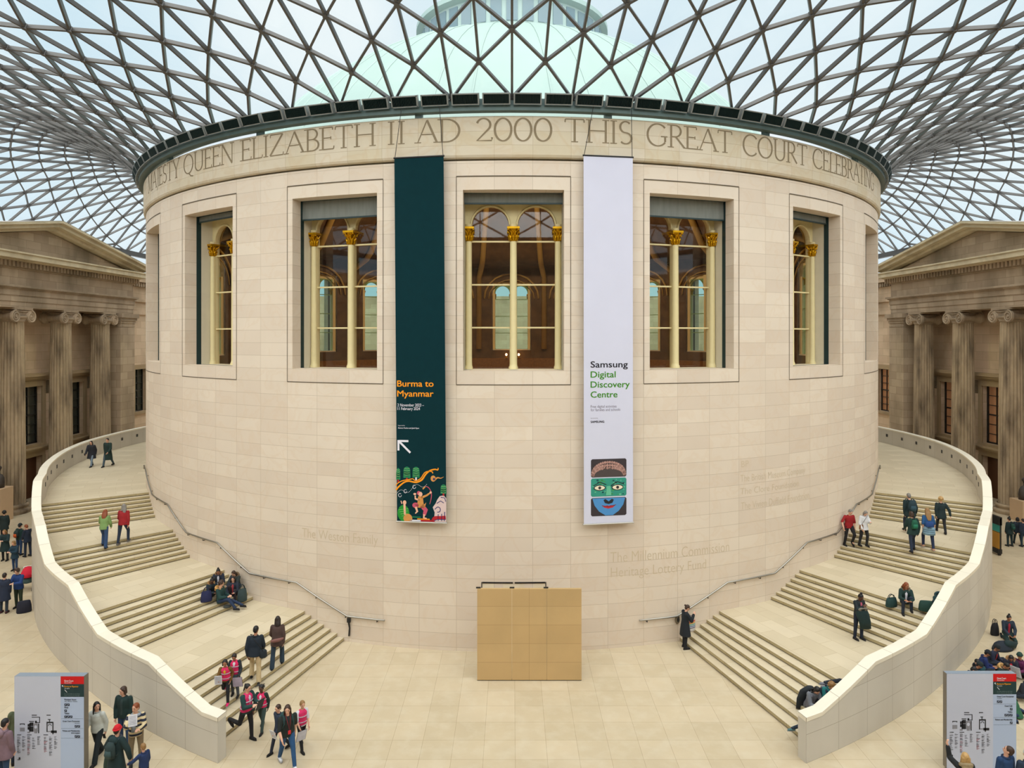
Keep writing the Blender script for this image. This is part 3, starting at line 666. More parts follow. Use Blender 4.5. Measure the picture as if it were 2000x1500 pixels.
def draw_teal(root, mp, W, H):
    b = MB(); f = mp(.004)
    text_box(b, 'Burma to', (774.5, 847.5, -755, -742.5), lambda u, v: f(u, -v), 0, .016); text_box(b, 'Myanmar', (774.5, 847.5, -774.5, -762), lambda u, v: f(u, -v), 0, .014)
    text_box(b, '2 November 2023 –', (775, 828.5, -794, -788), lambda u, v: f(u, -v), 1, .004); text_box(b, '11 February 2024', (775, 820.5, -801, -795), lambda u, v: f(u, -v), 1, .004)
    text_box(b, 'Supported by', (776, 790, -832.3, -830.3), lambda u, v: f(u, -v), 1); text_box(b, 'Zemen Paulos and Jack Ryan', (776, 818.5, -837.5, -834.7), lambda u, v: f(u, -v), 1, .015)
    ribbon(b, [(776.8, 880.5), (776.8, 860), ], 4, f, 1); ribbon(b, [(778.8, 861.8), (797, 861.8)], 4, f, 1); ribbon(b, [(778, 862.5), (801, 884.5)], 4, mp(.006), 1)
    b.build('lettering', [OR, WH], root)
    f1, f2, f3 = mp(.004), mp(.007), mp(.010); p = MB()
    def tree(x, y0, y1, w_, tr):
        rect(p, x - 1.6, x + 1.6, y0 - 6, y0, f1, tr); disc(p, (x, y1 + (y0 - y1) * .35), w_, (y0 - y1) * .36, f1, 2, 16); rect(p, x - w_, x + w_, y1 + (y0 - y1) * .33, y0 - 5, f1, 2)
        for k in range(4): rb(p, [(x - w_ * .8, y1 + 3 + k * 4.2), (x, y1 + 4.3 + k * 4.2), (x + w_ * .8, y1 + 3 + k * 4.2)], .55, f2, 8)
    tree(774.5 + 2, 943, 915, 4.2, 5); tree(794, 939, 912, 7.2, 5); tree(812.5, 938, 912, 7.2, 1); tree(867.5, 968, 945, 6, 5)
    rb(p, [(772, 958), (778, 951), (788, 943), (798, 940), (812, 942), (824, 937), (832, 926), (840, 919), (850, 916), (856, 917), (857, 913)], [3.2, 3.2, 3, 3, 3.2, 3.2, 3, 3, 2.6, 2.2, 1.6], f2, 0)
    rb(p, [(772, 950), (774, 946), (784, 940), (800, 936.5), (806, 935)], 1.8, f2, 0); rb(p, [(806, 935), (812, 939), (822, 934), (830, 923), (838, 920), (845, 921), (846, 924)], 1.8, f2, 0)
    disc(p, (847, 934), 5.2, 6, f2, 6); disc(p, (848.5, 935), 2, 2.4, f3, 9); rb(p, [(850, 936), (856, 932), (862, 933), (868, 930)], [4, 2.5, 1.6, .5], f2, 6)
    pts = [(773 + k * 1.0, 966 - 5 * sin(k / 5) - k * .37) for k in range(64)]
    for k in range(0, 62, 2): rb(p, pts[k:k + 2], .7, f2, 1)
    for cx, cy in ((780, 968), (791, 960), (809, 951)): rb(p, [(cx + 3 * cos(k / 2), cy + 3.4 * sin(k / 2)) for k in range(12)], .8, f3, 1)
    # archer in a patterned wrap, seated figure in green, pale rocks
    rb(p, [(811, 968), (811, 974), (820, 977)], [3, 3.4, 4], f2, 7); disc(p, (810, 965), 3, 2.2, f2, 7); rb(p, [(823, 972), (834, 967), (841, 962)], [4.6, 3.6, 3], f2, 6); disc(p, (842, 961), 2.2, 2.2, f3, 7)
    p.face([f2(x, y) for x, y in ((817, 969), (826, 969), (828, 985), (815, 985))], None, 6); disc(p, (821.5, 965), 4, 4.6, f3, 7); disc(p, (818, 963), 3.6, 4.2, f2, 4)
    p.face([f2(x, y) for x, y in ((812, 985), (830, 984), (833, 981), (830, 992), (812, 991), (809, 983))], None, 6)
    disc(p, (811.5, 987), 6.4, 5.4, f2, 4); rb(p, [(824, 987), (832, 996), (829, 1006)], [9, 9, 6], f2, 4); rb(p, [(812, 990), (815, 999), (811, 1003)], [4.5, 4, 2], f3, 7); rb(p, [(829, 1004), (828, 1011), (834, 1012)], [4, 3.6, 2.4], f3, 7)
    rb(p, [(831, 949), (838, 952), (843, 961), (843, 972), (840, 984)], [1, 1.5, 1.5, 1.5, .8], f2, 4); rb(p, [(831, 950), (826, 955)], 2.4, f2, 6)
    disc(p, (787, 1003), 12, 16, f1, 3, 16); 
    for k in range(5): rb(p, [(777 + k * 2.2, 997 + k * 4), (797 - k, 994 + k * 4.5)], .6, f2, 8)
    rb(p, [(790, 1006), (789, 984)], [4, 4.4], f2, 7); disc(p, (789.5, 982), 3.6, 4.2, f3, 7); rb(p, [(784, 985), (782, 979)], 2, f2, 7); disc(p, (796, 1013), 9, 9, f2, 6)
    p.face([f1(x, y) for x, y in ((848, 1018), (850, 1000), (846, 990), (852, 982), (855, 975), (860, 968), (868, 966), (873, 972), (873, 1018))], None, 10)
    for Q in ([(850, 994), (856, 989), (861, 992), (860, 998), (855, 999)], [(854, 982), (862, 977), (868, 981)], [(864, 1002), (864, 1016)], [(857, 1003), (857, 1016)], [(870, 998), (869, 1016)], [(862, 970), (870, 971), (872, 978)]): rb(p, Q, 1.5, f2, 9)
    rect(p, 804, 822, 1009, 1011, f2, 2); rect(p, 815, 840, 1012.5, 1014.6, f2, 0); rect(p, 800, 822, 1015.5, 1018, f2, 1); rect(p, 822, 846, 1015, 1018, f2, 5)
    rb(p, [(846, 1018), (850, 1011), (860, 1010), (872, 1009)], 7, f2, 5); rb(p, [(848, 1016), (856, 1013), (872, 1013)], 1.2, f3, 9)
    p.build('picture', [OR, WH, GR1, GR2, PK, RD, TN, FL, C('ink_dot', 150, 200, 120), BL, C('ink_rock', 214, 190, 186)], root)
def draw_white(root, mp, W, H):
    b = MB(); f = mp(.004); g = lambda u, v: f(u, -v)
    for s, x1, y0, m in (('Samsung', 1227, 717.5, 0), ('Digital', 1202.5, 737, 1), ('Discovery', 1231, 756.5, 1), ('Centre', 1206, 776, 1)): text_box(b, s, (1152.5, x1, -y0, -(y0 - 12.6)), g, m, .012)
    text_box(b, 'Free digital activities', (1152.5, 1204.5, -796, -790.5), g, 2); text_box(b, 'for families and schools', (1152.5, 1212, -802.5, -797), g, 2)
    text_box(b, 'Sponsored by', (1152.5, 1167, -817, -815), g, 2); text_box(b, 'SAMSUNG', (1152.5, 1179.5, -825, -821), g, 0, .03)
    b.build('lettering', [BK, C('ink_grass', 58, 134, 8), C('ink_grey', 120, 114, 128)], root)
    f1, f2, f3 = mp(.004), mp(.007), mp(.010); f4 = mp(.013); p = MB()
    for k, y0 in enumerate((896, 933.5, 971.5)):
        x0, x1, y1, r = 1153, 1224.5, y0 + 35.5, 2.5
        p.face([f1(*q) for q in [(x0 + r, y0), (x1 - r, y0), (x1, y0 + r), (x1, y1 - r), (x1 - r, y1), (x0 + r, y1), (x0, y1 - r), (x0, y0 + r)]], None, (0, 3, 0)[k])
    rnd = random.Random(3)
    p.face([f2(1154 + 69 * k / 20, 931 - (22 * sin(pi * k / 20)) * .9) for k in range(21)] + [f2(1222, 931)], None, 1)
    for ring, (ry, n) in enumerate(((27, 22), (21, 20), (16, 18))):
        for k in range(n):
            a = pi * (k + .5) / n; cx, cy = 1188.5 - (33 - ring * 1) * cos(a), 929.5 - ry * sin(a) ** .8; disc(p, (cx, cy), 2.7, 2.7, f2 if k % 2 else f3, 2, 10); disc(p, (cx - .5, cy - .6), 1.3, 1.3, f3, 11, 8)
    for k in range(14): rb(p, [(1164 + k * 3.7, 930.5), (1167 + k * 3.2, 921)], .8, f3, 1)
    for k in range(46):
        cx, cy, q = rnd.uniform(1156, 1221), rnd.uniform(936, 966), rnd.uniform(1.2, 3); disc(p, (cx, cy), q, q * .7, f2, rnd.choice((4, 4, 5, 6)), 6)
    for cx, sg in ((1170.5, 1), (1206.5, -1)):
        for col, rx, ry, ff in ((7, 12.2, 6, f2), (8, 10.4, 4.4, f3), (0, 3, 3, f4)): p.face([ff(cx + rx * cos(2 * pi * k / 20), 952 + ry * sin(2 * pi * k / 20) * abs(sin(2 * pi * k / 20)) ** .2) for k in range(20)], None, col)
        rb(p, [(cx - 13, 948), (cx, 941), (cx + 13, 946)], 1.6, f3, 7)
    p.face([f3(x, y) for x, y in ((1185, 949), (1192, 949), (1194, 967), (1183, 967))], None, 4)
    p.face([f2(*q) for q in [(1156, 972.5), (1222, 972.5), (1218, 986), (1209, 998), (1197, 1006), (1182, 1006), (1169, 998), (1160, 986)]], None, 9)
    p.face([f3(x, y) for x, y in ((1178, 976), (1182, 974), (1188.5, 979), (1195, 974), (1199, 976), (1196, 982), (1188.5, 984), (1181, 982))], None, 7)
    p.face([f3(x, y) for x, y in ((1174, 986), (1182, 987.5), (1186, 986.5), (1189, 988), (1192, 986.5), (1196, 987), (1204, 985), (1197, 991), (1188, 993), (1180, 991))], None, 10); rb(p, [(1175, 987), (1188, 989.2), (1203, 986)], .8, f4, 7)
    p.build('picture', [C('photo_dark', 52, 44, 48), C('photo_stone', 74, 64, 62), C('photo_curl', 168, 128, 118), C('photo_turq', 44, 142, 122), C('photo_turq_light', 96, 182, 146), C('photo_turq_dark', 18, 74, 78), C('photo_green', 60, 150, 90), C('photo_line', 26, 30, 36), C('photo_ivory', 226, 216, 190), C('photo_blue', 72, 138, 196), C('photo_lip', 184, 34, 44), C('photo_curl_light', 190, 152, 140)], root)
banner('dark teal exhibition banner with orange lettering and painted archer, hanging left of the centre window', 768.5, 867.5, 306.5, 1020, -.45, mat('teal_banner_cloth', srgb(6, 46, 52), .9, var=.1, vscale=3, spec=.15), draw_teal)
banner('white hanging banner with green lettering and three stacked face pictures', 1138.5, 1237.5, 305.5, 1022.5, -.05, mat('white_banner_cloth', srgb(206, 207, 225), .85, var=.03, vscale=1), draw_white)
# ------------------------------------------------------------------ court walls and their porticoes (s = -1 left, +1 right)
M['old'] = mat('weathered_stone', srgb(188, 166, 140), .85, brick=dict(w=1.5, h=.62, c2=srgb(166, 144, 120), mc=srgb(126, 109, 84), mort=.009, off=.5, bias=0), stain=(.35, .75, srgb(104, 90, 68), (1, 1, .5)), bump=.15, bscale=6)
M['oldw'] = mat('portico_wall_stone', srgb(222, 196, 166), .85, brick=dict(w=1.5, h=.62, c2=srgb(204, 176, 146), mc=srgb(170, 146, 112), mort=.008, off=.5, bias=0), stain=(.3, .5, srgb(128, 106, 78)), bump=.12, bscale=6)
M['oldc'] = mat('fluted_column_stone', srgb(180, 158, 128), .85, stain=(.9, .9, srgb(82, 66, 50), (1.6, 1.6, .35)), var=.1, vscale=3, bump=.15, bscale=8)
M['oldl'] = mat('pale_cornice_stone', srgb(216, 200, 168), .85, stain=(.5, .6, srgb(160, 142, 112)), var=.08, vscale=2)  # paler stone for the cornice and raking cornice
M['oldp'] = mat('pale_roof_stone', srgb(206, 198, 190), .8, var=.08)
M['sash'] = mat('dark_sash', srgb(26, 26, 24), .5)
M['winL'] = mat('dim_pane', srgb(62, 66, 58), .15, var=.2, vscale=.8)
M['winR'] = mat('painted_glow_pane', srgb(176, 122, 84), .3, var=.3, vscale=.7, emit=((.8, .38, .17), .06))  # warm light of the room behind put into pane colour and emission
M['door'] = mat('brown_door', srgb(92, 52, 24), .5, var=.2, vscale=2, stretch=(1, 1, .2))
M['scul'] = mat('dark_sculpture', srgb(66, 56, 48), .6, var=.25, vscale=8)
M['plinth'] = mat('peach_plinth', srgb(206, 174, 138), .7, var=.05)
YP, AX = 47.87, 33.0
nwin = [20]; ndoor = [1]
def court_side(s, side):
    mx = lambda b: [setattr(b, 'v', [(s * x, y, z) for x, y, z in b.v]), b][1]
    b = MB(); XW = 34.4
    ops = [(yj - 2.0, yj) for yj in (45.45, 50.25, 55.15)]
    ys = [37.0]; 
    for a, c in ops: ys += [a, c]
    ys.append(58.4)
    for k in range(0, len(ys), 2): b.span((XW, ys[k], 0), (XW + .6, ys[k + 1], 17))
    for a, c in ops:
        b.span((XW, a, 3.3), (XW + .6, c, 3.9)); b.span((XW, a, 8.05), (XW + .6, c, 17)); b.span((XW + .6, a, 0), (XW + .7, c, 9))
    b.span((33.6, 58.4, 0), (34.4, 61.1, 17)); b.span((33.6, 62.9, 0), (34.4, 96, 17)); b.span((33.6, 61.1, 0), (34.4, 62.9, 4.9)); b.span((33.6, 61.1, 8.7), (34.4, 62.9, 17)); b.span((34.3, 61.1, 4.9), (34.5, 62.9, 8.7))
    b.span((33.6, -3.3, 0), (34.4, 37.2, 17))
    for y0, y1 in ((58.4, 96), (-3.3, 37)):
        for x, z0, z1 in ((33.45, 13.6, 13.9), (33.4, 14.75, 15.0), (33.1, 16.5, 17.2)): b.span((x, y0, z0), (34.6, y1, z1))
    wl = tag(mx(b).build('wall_' + side, M['oldw']), kind='structure')
    b = MB(); y = 58.6
    while y < 80: b.span((33.25, y, 16.1), (33.6, y + .2, 16.45)); y += .38
    mx(b).build('dentil_course', M['old'], wl)
    b = MB(); b.span((33.0, -3.3, 17.2), (40, 96, 17.35)); mx(b).build('wall_top', M['oldp'], wl)
    # tall windows above doors in the portico, one plain window beyond it
    for yj, zz0, zz1, hx, hood in [(c, 3.9, 8.05, XW, 1) for a, c in ops] + [(62.9, 4.9, 8.7, 33.6, 0)]:
        wd = 2.0 if hood else 1.8; yc = yj - wd / 2; nwin[0] += 1; nm = 'window_%d' % nwin[0]
        root = empty(nm, (s * hx, yc, zz0)); g = MB(); hh = zz1 - zz0; d = .38 if hood else .25; L0 = None
        g.face([(s * d, -wd / 2, 0), (s * d, wd / 2, 0), (s * d, wd / 2, hh), (s * d, -wd / 2, hh)]); g.build('pane', M['winL'] if s < 0 else M['winR'], root)
        f = MB()
        for yy in (-wd / 2 + .07, wd / 2 - .07, 0): f.box((s * (d - .03), yy, hh / 2), (.1, .14 if yy else .05, hh))
        for k in range(7): f.box((s * (d - .03), 0, hh * k / 6), (.1, wd, .22 if k in (0,) else (.1 if k in (3, 6) else .045)))
        f.build('sash', M['sash'], root)
        f = MB()
        for sg in (-1, 1): f.box((-s * .05, sg * (wd / 2 + .17), hh / 2), (.14, .34, hh))
        f.box((-s * .05, 0, hh + .2), (.14, wd + .68, .4)); f.box((-s * .06, 0, -.12), (.2, wd + .7, .24)); f.build('architrave', M['oldw'], root)
        if hood:
            f = MB()
            for k, (z0, z1, pr) in enumerate(((.42, .55, .2), (.55, .72, .38), (.72, .84, .5), (.84, .95, .42))): f.box((-s * pr / 2, 0, hh + (z0 + z1) / 2), (pr, wd + 1.1 + pr * .5, z1 - z0))
            f.build('hood', M['oldw'], root)
            for sg in (-1, 1):
                f = MB(); yy = sg * (wd / 2 + .48); f.tube([(-s * .22, yy - .13, hh + .2), (-s * .22, yy + .13, hh + .2)], .2, 12); f.tube([(-s * .14, yy - .12, hh - .45), (-s * .14, yy + .12, hh - .45)], .13, 10); f.box((-s * .12, yy, hh - .1), (.2, .22, .8)); f.build('console', M['old'], root)
        tag(root, kind='structure')
        if hood:
            ndoor[0] += 1; root = empty('door_%d' % ndoor[0], (s * hx, yc, 0)); f = MB()
            f.box((s * .42, 0, 1.5), (.1, wd, 3.0)); 
            f.build('leaf', M['door'], root); f = MB()
            for sg in (-1, 1): f.box((-s * .04, sg * (wd / 2 + .17), 1.5), (.14, .34, 3.0))
            f.box((-s * .04, 0, 3.15), (.14, wd + .6, .3)); f.build('architrave', M['oldw'], root); f = MB()
            for z0, z1, pr in ((3.3, 3.45, .2), (3.45, 3.6, .38), (3.6, 3.7, .48)): f.box((-s * pr / 2, 0, (z0 + z1) / 2), (pr, wd + 1.0 + pr, z1 - z0))
            f.build('hood', M['oldw'], root); tag(root, kind='structure')
    # corner pier
    root = empty('corner_pier', (s * 33.3, 57.62, 0)); f = MB(); f.span((-1.1 , -1.05, .6), (1.1, 1.05, 12.75)); f.span((-1.25, -1.15, 0), (1.25, 1.15, .6)); f.build('pier', M['old'], root); f = MB()
    for z0, z1, pr in ((12.45, 12.52, .03), (12.75, 12.95, .06), (12.95, 13.2, .14), (13.2, 13.52, .26)): f.span((-1.1 - pr, -1.05 - pr, z0), (1.1 + pr, 1.05 + pr, z1))
    f.build('capital', M['old'], root); tag(root, 'square stone corner pier of the %s portico, beside the drum' % side, 'pier')
    # entablature and pediment: one block
    root = empty('pediment', (s * 32.3, YP, 13.54)); y0, y1 = YP - 10.85, YP + 10.75; o = lambda b: [setattr(b, 'v', [(s * x - s * 32.3, y - YP, z - 13.54) for x, y, z in b.v]), b][1]
    b = MB()
    for k in range(3): b.span((32.3 - .05 * k, y0, 13.54 + .4 * k), (34.6, y1 + .05 * k, 13.94 + .4 * k))
    for z0, z1, pr in ((14.74, 14.84, .2), (14.84, 14.98, .32)): b.span((32.3 - pr, y0 - pr, z0), (34.6, y1 + pr, z1))
    o(b).build('architrave', M['old'], root); b = MB(); b.span((32.3, y0, 14.98), (34.6, y1, 16.05)); o(b).build('frieze', M['old'], root)
    b = MB(); y = y0 - .2; b.span((32.2, y0 - .1, 16.05), (34.6, y1 + .1, 16.16))
    while y < y1 + .2: b.span((31.95, y, 16.16), (32.35, y + .2, 16.52)); y += .36
    o(b).build('dentil_course', M['old'], root)
    b = MB(); b.span((31.75, y0 - .35, 16.52), (34.6, y1 + .35, 16.62)); b.span((31.35, y0 - .75, 16.62), (34.6, y1 + .75, 16.95)); b.span((31.25, y0 - .85, 16.95), (34.6, y1 + .85, 17.05)); o(b).build('cornice', M['oldl'], root)
    b = MB(); yc = (y0 + y1) / 2; A = 19.0; b.face([(32.4, y0, 17.0), (32.4, y1, 17.0), (32.4, yc, A)], [(0, 0), (22, 0), (11, 2.3)]); b.face([(34.0, y0, 17.0), (34.0, y1, 17.0), (34.0, yc, A)]); o(b).build('tympanum', M['old'], root)
    b = MB(); hw = (y1 - y0) / 2 + .95
    for sg in (-1, 1):
        for zz0, zz1, xf in ((-.02, .2, 31.9), (.2, .46, 31.45), (.46, .62, 31.2)):
            e0, e1 = yc + sg * hw, yc; z0, z1 = 16.98, 19.05
            vs = [(x, y, z) for x in (xf, 34.6) for y, z in ((e0, z0 + zz0), (e1, z1 + zz0), (e1, z1 + zz1), (e0, z0 + zz1))]
            b.mesh(vs, [(0, 1, 2, 3), (4, 7, 6, 5), (0, 4, 5, 1), (1, 5, 6, 2), (2, 6, 7, 3), (3, 7, 4, 0)])
    o(b).build('raking_cornice', M['oldl'], root)
    b = MB()
    for sg in (-1, 1): b.face([(31.2, yc + sg * hw, 17.62), (31.2, yc, 19.69), (40, yc, 19.69), (40, yc + sg * hw, 17.62)])
    o(b).build('pitched_roof', M['oldp'], root)
    tag(root, 'weathered stone pediment with dentilled cornice over the %s portico columns' % side, 'pediment')
col_proto = []
def column(s, y, label):
    if not col_proto:
        root = empty('portico_column'); RR = .76; NN = 24; HH = 13.54
        fl = lambda a: 1 - .085 * abs(sin(a * NN / 2)) ** .6
        b = MB(); b.lathe([(.79, .62), (.765, .7), (.76, .8), (.755, 3), (.735, 6), (.70, 9.5), (.655, 12.4), (.66, 12.62), (.70, 12.72)], 168, (0, 0, 0), rf=fl)
        b.build('shaft', M['oldc'], root)
        b = MB(); b.lathe([(1.02, 0), (1.02, .06), (1.06, .16), (1.02, .28), (.9, .3), (.86, .36), (.9, .42), (.95, .5), (.9, .6), (.82, .63)], 40, smooth if False else (0, 0, 0)); b.build('base', M['oldc'], root, smooth=True)
        b = MB(); b.lathe([(.66, 12.6), (.72, 12.66), (.74, 12.76), (.86, 12.9), (.86, 12.98)], 40)
        b.span((-.78, -.86, 13.4), (.78, .86, 13.54)); b.span((-.66, -.68, 13.06), (.66, .68, 13.34))
        for sg in (-1, 1):
            yv, zv = sg * .72, 12.95
            b.lathe([(0, -.76), (.4, -.76), (.4, -.66), (.25, -.4), (.2, 0), (.25, .4), (.4, .66), (.4, .76), (0, .76)], 22); n0 = 9 * 22
            pts = b.v[-n0:]; b.v[-n0:] = [(p[2], yv + p[0], zv + p[1]) for p in pts]
            for fx in (-1, 1):
                sp = []
                for k in range(40):
                    t = k / 39; a = pi / 2 + sg * -1 * 2 * pi * 2.2 * t; rr2 = .4 * (1 - .82 * t); sp.append((fx * .78, yv + rr2 * cos(a), zv + rr2 * sin(a)))
                b.tube(sp, [.062 * (1 - .5 * k / 39) for k in range(40)], 6); b.ell((fx * .78, yv, zv), (.06, .08, .08), 8, 6)
        for fx in (-1, 1):
            b.tube([(fx * .7, -.7, 13.36), (fx * .7, 0, 13.28), (fx * .7, .7, 13.36)], .05, 6)
            for k in range(7): b.ell((fx * .62, -.42 + .14 * k, 12.98), (.08, .055, .09), 8, 6)
        b.build('capital', M['oldp'] if False else M['old'], root); col_proto.append(root); r = root
    else: r = copy_tree(col_proto[0])
    r.location = (s * AX, y, 0); tag(r, label, 'column', 'portico columns', 'thing')
for s, side in ((-1, 'left'), (1, 'right')):
    court_side(s, side)
    for y, t in ((55.1, 'weathered fluted stone column beside the corner pier of the %s portico'), (50.3, 'weathered fluted stone column of the %s portico, second from the corner pier'), (45.4, 'weathered fluted stone column of the %s portico, third from the corner pier'), (40.5, 'weathered fluted stone column of the %s portico, farthest from the corner pier')): column(s, y, t % side)
b = MB(); b.span((-34.4, -4, 0), (34.4, -3.3, 19.5)); tag(b.build('wall_front', M['oldw']), kind='structure')
b = MB(); b.span((-34.4, 95, 0), (34.4, 96, 17.2)); tag(b.build('wall_back', M['oldw']), kind='structure')

# ------------------------------------------------------------------ plinths with dark sculptures at the frame's edges
def plinth_piece(s, x, y, w_, h, lab1, lab2):
    root = empty('plinth', (x, y, 0)); b = MB(); b.span((-w_ / 2, -w_ / 2, 0), (w_ / 2, w_ / 2, h)); b.build('block', M['plinth'], root); b = MB(); b.span((-.05 - s * .32, -w_ / 2 - .012, h * .55), (.2 - s * .32, -w_ / 2, h * .62)); b.build('plaque', M['oldp'], root); tag(root, lab1, 'plinth')
    r = empty('sculpture', (x, y, h)); b = MB()
    b.loft([((0, 0, 0), (.36, 0, 0), (0, .3, 0)), ((0, 0, .3), (.38, 0, 0), (0, .3, 0)), ((.02, 0, .62), (.36, 0, 0), (0, .24, 0)), ((.02, 0, .8), (.26, 0, 0), (0, .2, 0)), ((.02, 0, .88), (.1, 0, 0), (0, .1, 0)), ((.02, 0, 1.0), (.09, 0, 0), (0, .09, 0))], 18); b.build('bust', M['scul'], r, smooth=True)
    b = MB(); b.ell((.02, -.03, 1.16), (.14, .16, .2), 14, 10); b.ell((.02, -.19, 1.13), (.03, .05, .05), 8, 6); b.ell((.02, .03, 1.24), (.165, .17, .16), 12, 8); b.build('head', M['scul'], r, smooth=True); tag(r, lab2, 'sculpture')
plinth_piece(-1, -32.44, 43.4, 1.12, 2.1, 'peach stone plinth in front of the left portico', 'dark carved sculpture on the plinth by the left portico')
plinth_piece(1, 32.37, 43.4, 1.12, 1.35, 'pale stone plinth in front of the right portico', 'dark sculpted bust on the plinth by the right portico')
p = hit(1941, 1080); root = empty('display_panel', (p.x, p.y, 0)); b = MB(); b.span((-.06, -.5, .35), (.06, .5, 1.2)); b.build('lower_panel', mat('orange_panel', srgb(190, 138, 50), .6), root)
b = MB(); b.span((-.06, -.5, 1.25), (.06, .5, 1.62)); b.build('upper_panel', mat('teal_panel', srgb(52, 150, 140), .6), root); b = MB(); b.span((-.08, -.52, 1.62), (.08, .52, 2.05)); b.span((-.04, -.52, .1), (.04, -.46, 2.0)); b.span((-.04, .46, .1), (.04, .52, 2.0)); b.span((-.1, -.5, .1), (.1, .5, .34)); b.build('frame', M['dark'], root)
for yy in (-.42, .42):
    b = MB(); b.tube([(-.05, yy, .08), (.05, yy, .08)], .08, 12); b.build('wheel', M['dark'], root)
tag(root, 'narrow display panel on wheels, orange below teal, just outside the right parapet', 'display panel')

# ------------------------------------------------------------------ two map signs near the camera
M['signw'] = mat('sign_white', srgb(190, 195, 212), .5, var=.02); M['signb'] = mat('sign_pale_blue', srgb(172, 188, 216), .5); M['signside'] = mat('sign_side_metal', srgb(132, 124, 112), .45, metal=.3); M['signtop'] = mat('sign_top_metal', srgb(138, 148, 160), .5, metal=.2)
def sign(label, px0, px1, py, y, depth, rows):
    k = y / F_PX; x0, x1 = (px0 - 1000) * k, (px1 - 1000) * k; H = CAM_H - (py - HOR) * k; W = x1 - x0; sc = W / 136.
    root = empty('map_sign', ((x0 + x1) / 2, y, 0)); b = MB(); b.span((-W / 2, .01, .06), (W / 2, depth, H)); b.build('case', M['signside'], root); b = MB(); b.span((-W / 2 + .01, .0, H), (W / 2 - .01, depth, H + .004)); b.build('top_plate', M['signtop'], root)
    b = MB(); b.span((-W / 2 + .05, .03, 0), (W / 2 - .05, depth - .03, .06)); b.build('foot', M['dark'], root)
    f = lambda o: (lambda u, v: (-W / 2 + u * sc, -o, H - v * sc)); f1, f2 = f(.002), f(.005); g = lambda u, v: f2(u, -v)
    b = MB(); rect(b, 0, 90.5, 0, 188, f(0), 0); b.build('map_panel', M['signw'], root)
    b = MB(); rect(b, 90.5, 136, 0, 188, f(0), 0); rect(b, 90.5, 136, 0, 15, f1, 1); rect(b, 90.5, 136, 15, 40, f1, 2); b.build('direction_panel', [M['signb'], C('sign_red', 200, 6, 12), C('sign_green', 22, 52, 54)], root)
    b = MB(); text_box(b, 'Great Court', (98, 115.5, -10.2, -6.6), g, 0, .01); text_box(b, 'Ground floor', (98, 112.5, -13.4, -11.2), g, 0); text_box(b, 'Burma to Myanmar', (98, 125.5, -21, -17.6), g, 1, .01); text_box(b, 'via stairs', (98, 108, -24.2, -22), g, 0)
    ribbon(b, [(98.5, 26), (103, 31)], .9, f2, 0); text_box(b, 'For ticket holders see the Great', (98, 128, -35, -33.2), g, 3); text_box(b, 'Court restaurant and shop signs', (98, 128, -38, -36.2), g, 3)
    ribbon(b, [(93.4, 17.6), (96, 20.4)], .9, f2, 0); ribbon(b, [(93.2, 17.6), (95.6, 17.6)], .7, f2, 0); ribbon(b, [(93.5, 17.4), (93.5, 19.8)], .7, f2, 0)
    for r in rows:
        if r[0] == 'ln': ribbon(b, [(91.5, r[1]), (135, r[1])], .25, f2, 2)
        elif r[0] == 'b':
            for x in r[2]: rect(b, x, x + 4.7, r[1], r[1] + 4.6, f2, 2); ribbon(b, [(x + 1.2, r[1] + 3.4), (x + 3.4, r[1] + 1.2)], .7, f(.007), 4); disc(b, (x + 2.3, r[1] + 1.3), .5, .5, f(.007), 4, 8)
        else: text_box(b, r[1], (r[2], r[3], -r[4], -(r[4] - r[5])), g, 2, r[6] if len(r) > 6 else .006)
    b.build('lettering', [C('sign_white_ink', 230, 230, 236), C('sign_amber', 232, 160, 16), C('sign_black', 26, 28, 40), C('sign_dim', 120, 140, 140), M['signb']], root)
    m = MB(); dx, dy = 0, 0
    R_ = lambda x0, y0, x1, y1, c: rect(m, x0, x1, y0, y1, f1 if c else f1, c)
    for q in ((34, 75, 44, 76.6), (34, 79, 50, 80.4), (48.6, 79, 50.2, 91), (42, 89.6, 50, 91), (29, 87.2, 38.5, 88.8), (40.5, 86.6, 44, 91.4), (46.6, 92, 48.6, 111), (26, 93, 29, 98), (26, 98.5, 30, 104), (29, 91.5, 32, 108), (30.5, 90, 37.5, 97), (31, 97.6, 37.5, 108), (63, 75, 71, 76.6), (65.5, 83.5, 71, 85), (68, 85, 69.6, 89), (63, 88.6, 76.5, 91.4), (63, 91, 65, 108.6), (74.4, 91, 76.5, 113), (71.5, 105.6, 83, 110.6), (11, 92, 20.5, 93.6), (11, 93, 12.4, 95), (19, 93, 20.5, 95)): R_(*q, 0)
    for q in ((38, 92, 46, 108), (39, 108, 45, 111), (25.5, 108, 31, 111), (11, 100, 20.5, 107.5), (64, 106.6, 71.5, 108.6)): R_(*q, 1)
    disc(m, (42, 98.6), 2.8, 3.4, f2, 2); p2 = [(69.6 + 3 * cos(pi * k / 8), 96.6 - 3.4 * sin(pi * k / 8)) for k in range(9)]; ribbon(m, p2, 1.2, f2, 0)
    rn_ = random.Random(5)
    for x, y0, y1, c in ((5.6, 117, 150, 1), (15.5, 117, 146, 1), (25.5, 117, 154, 3), (35, 117, 142, 0), (45, 117, 134, 0), (58, 117, 148, 3), (68, 117, 156, 0), (78, 117, 141, 0)):
        yy = y0
        while yy < y1:
            if rn_.random() < .85: rect(m, x, x + rn_.uniform(3, 7), yy, yy + .55, f2, 3 if (c == 3 and rn_.random() < .3) else (0 if rn_.random() < .35 else 1))
            yy += 1.25
    for x, w_ in ((5.6, 8), (25, 9), (57, 9)): rect(m, x, x + w_, 113.4, 114.6, f2, 0)
    rect(m, 8.6, 12, 158, 161.5, f2, 0); rect(m, 6, 12, 162, 163, f2, 0)
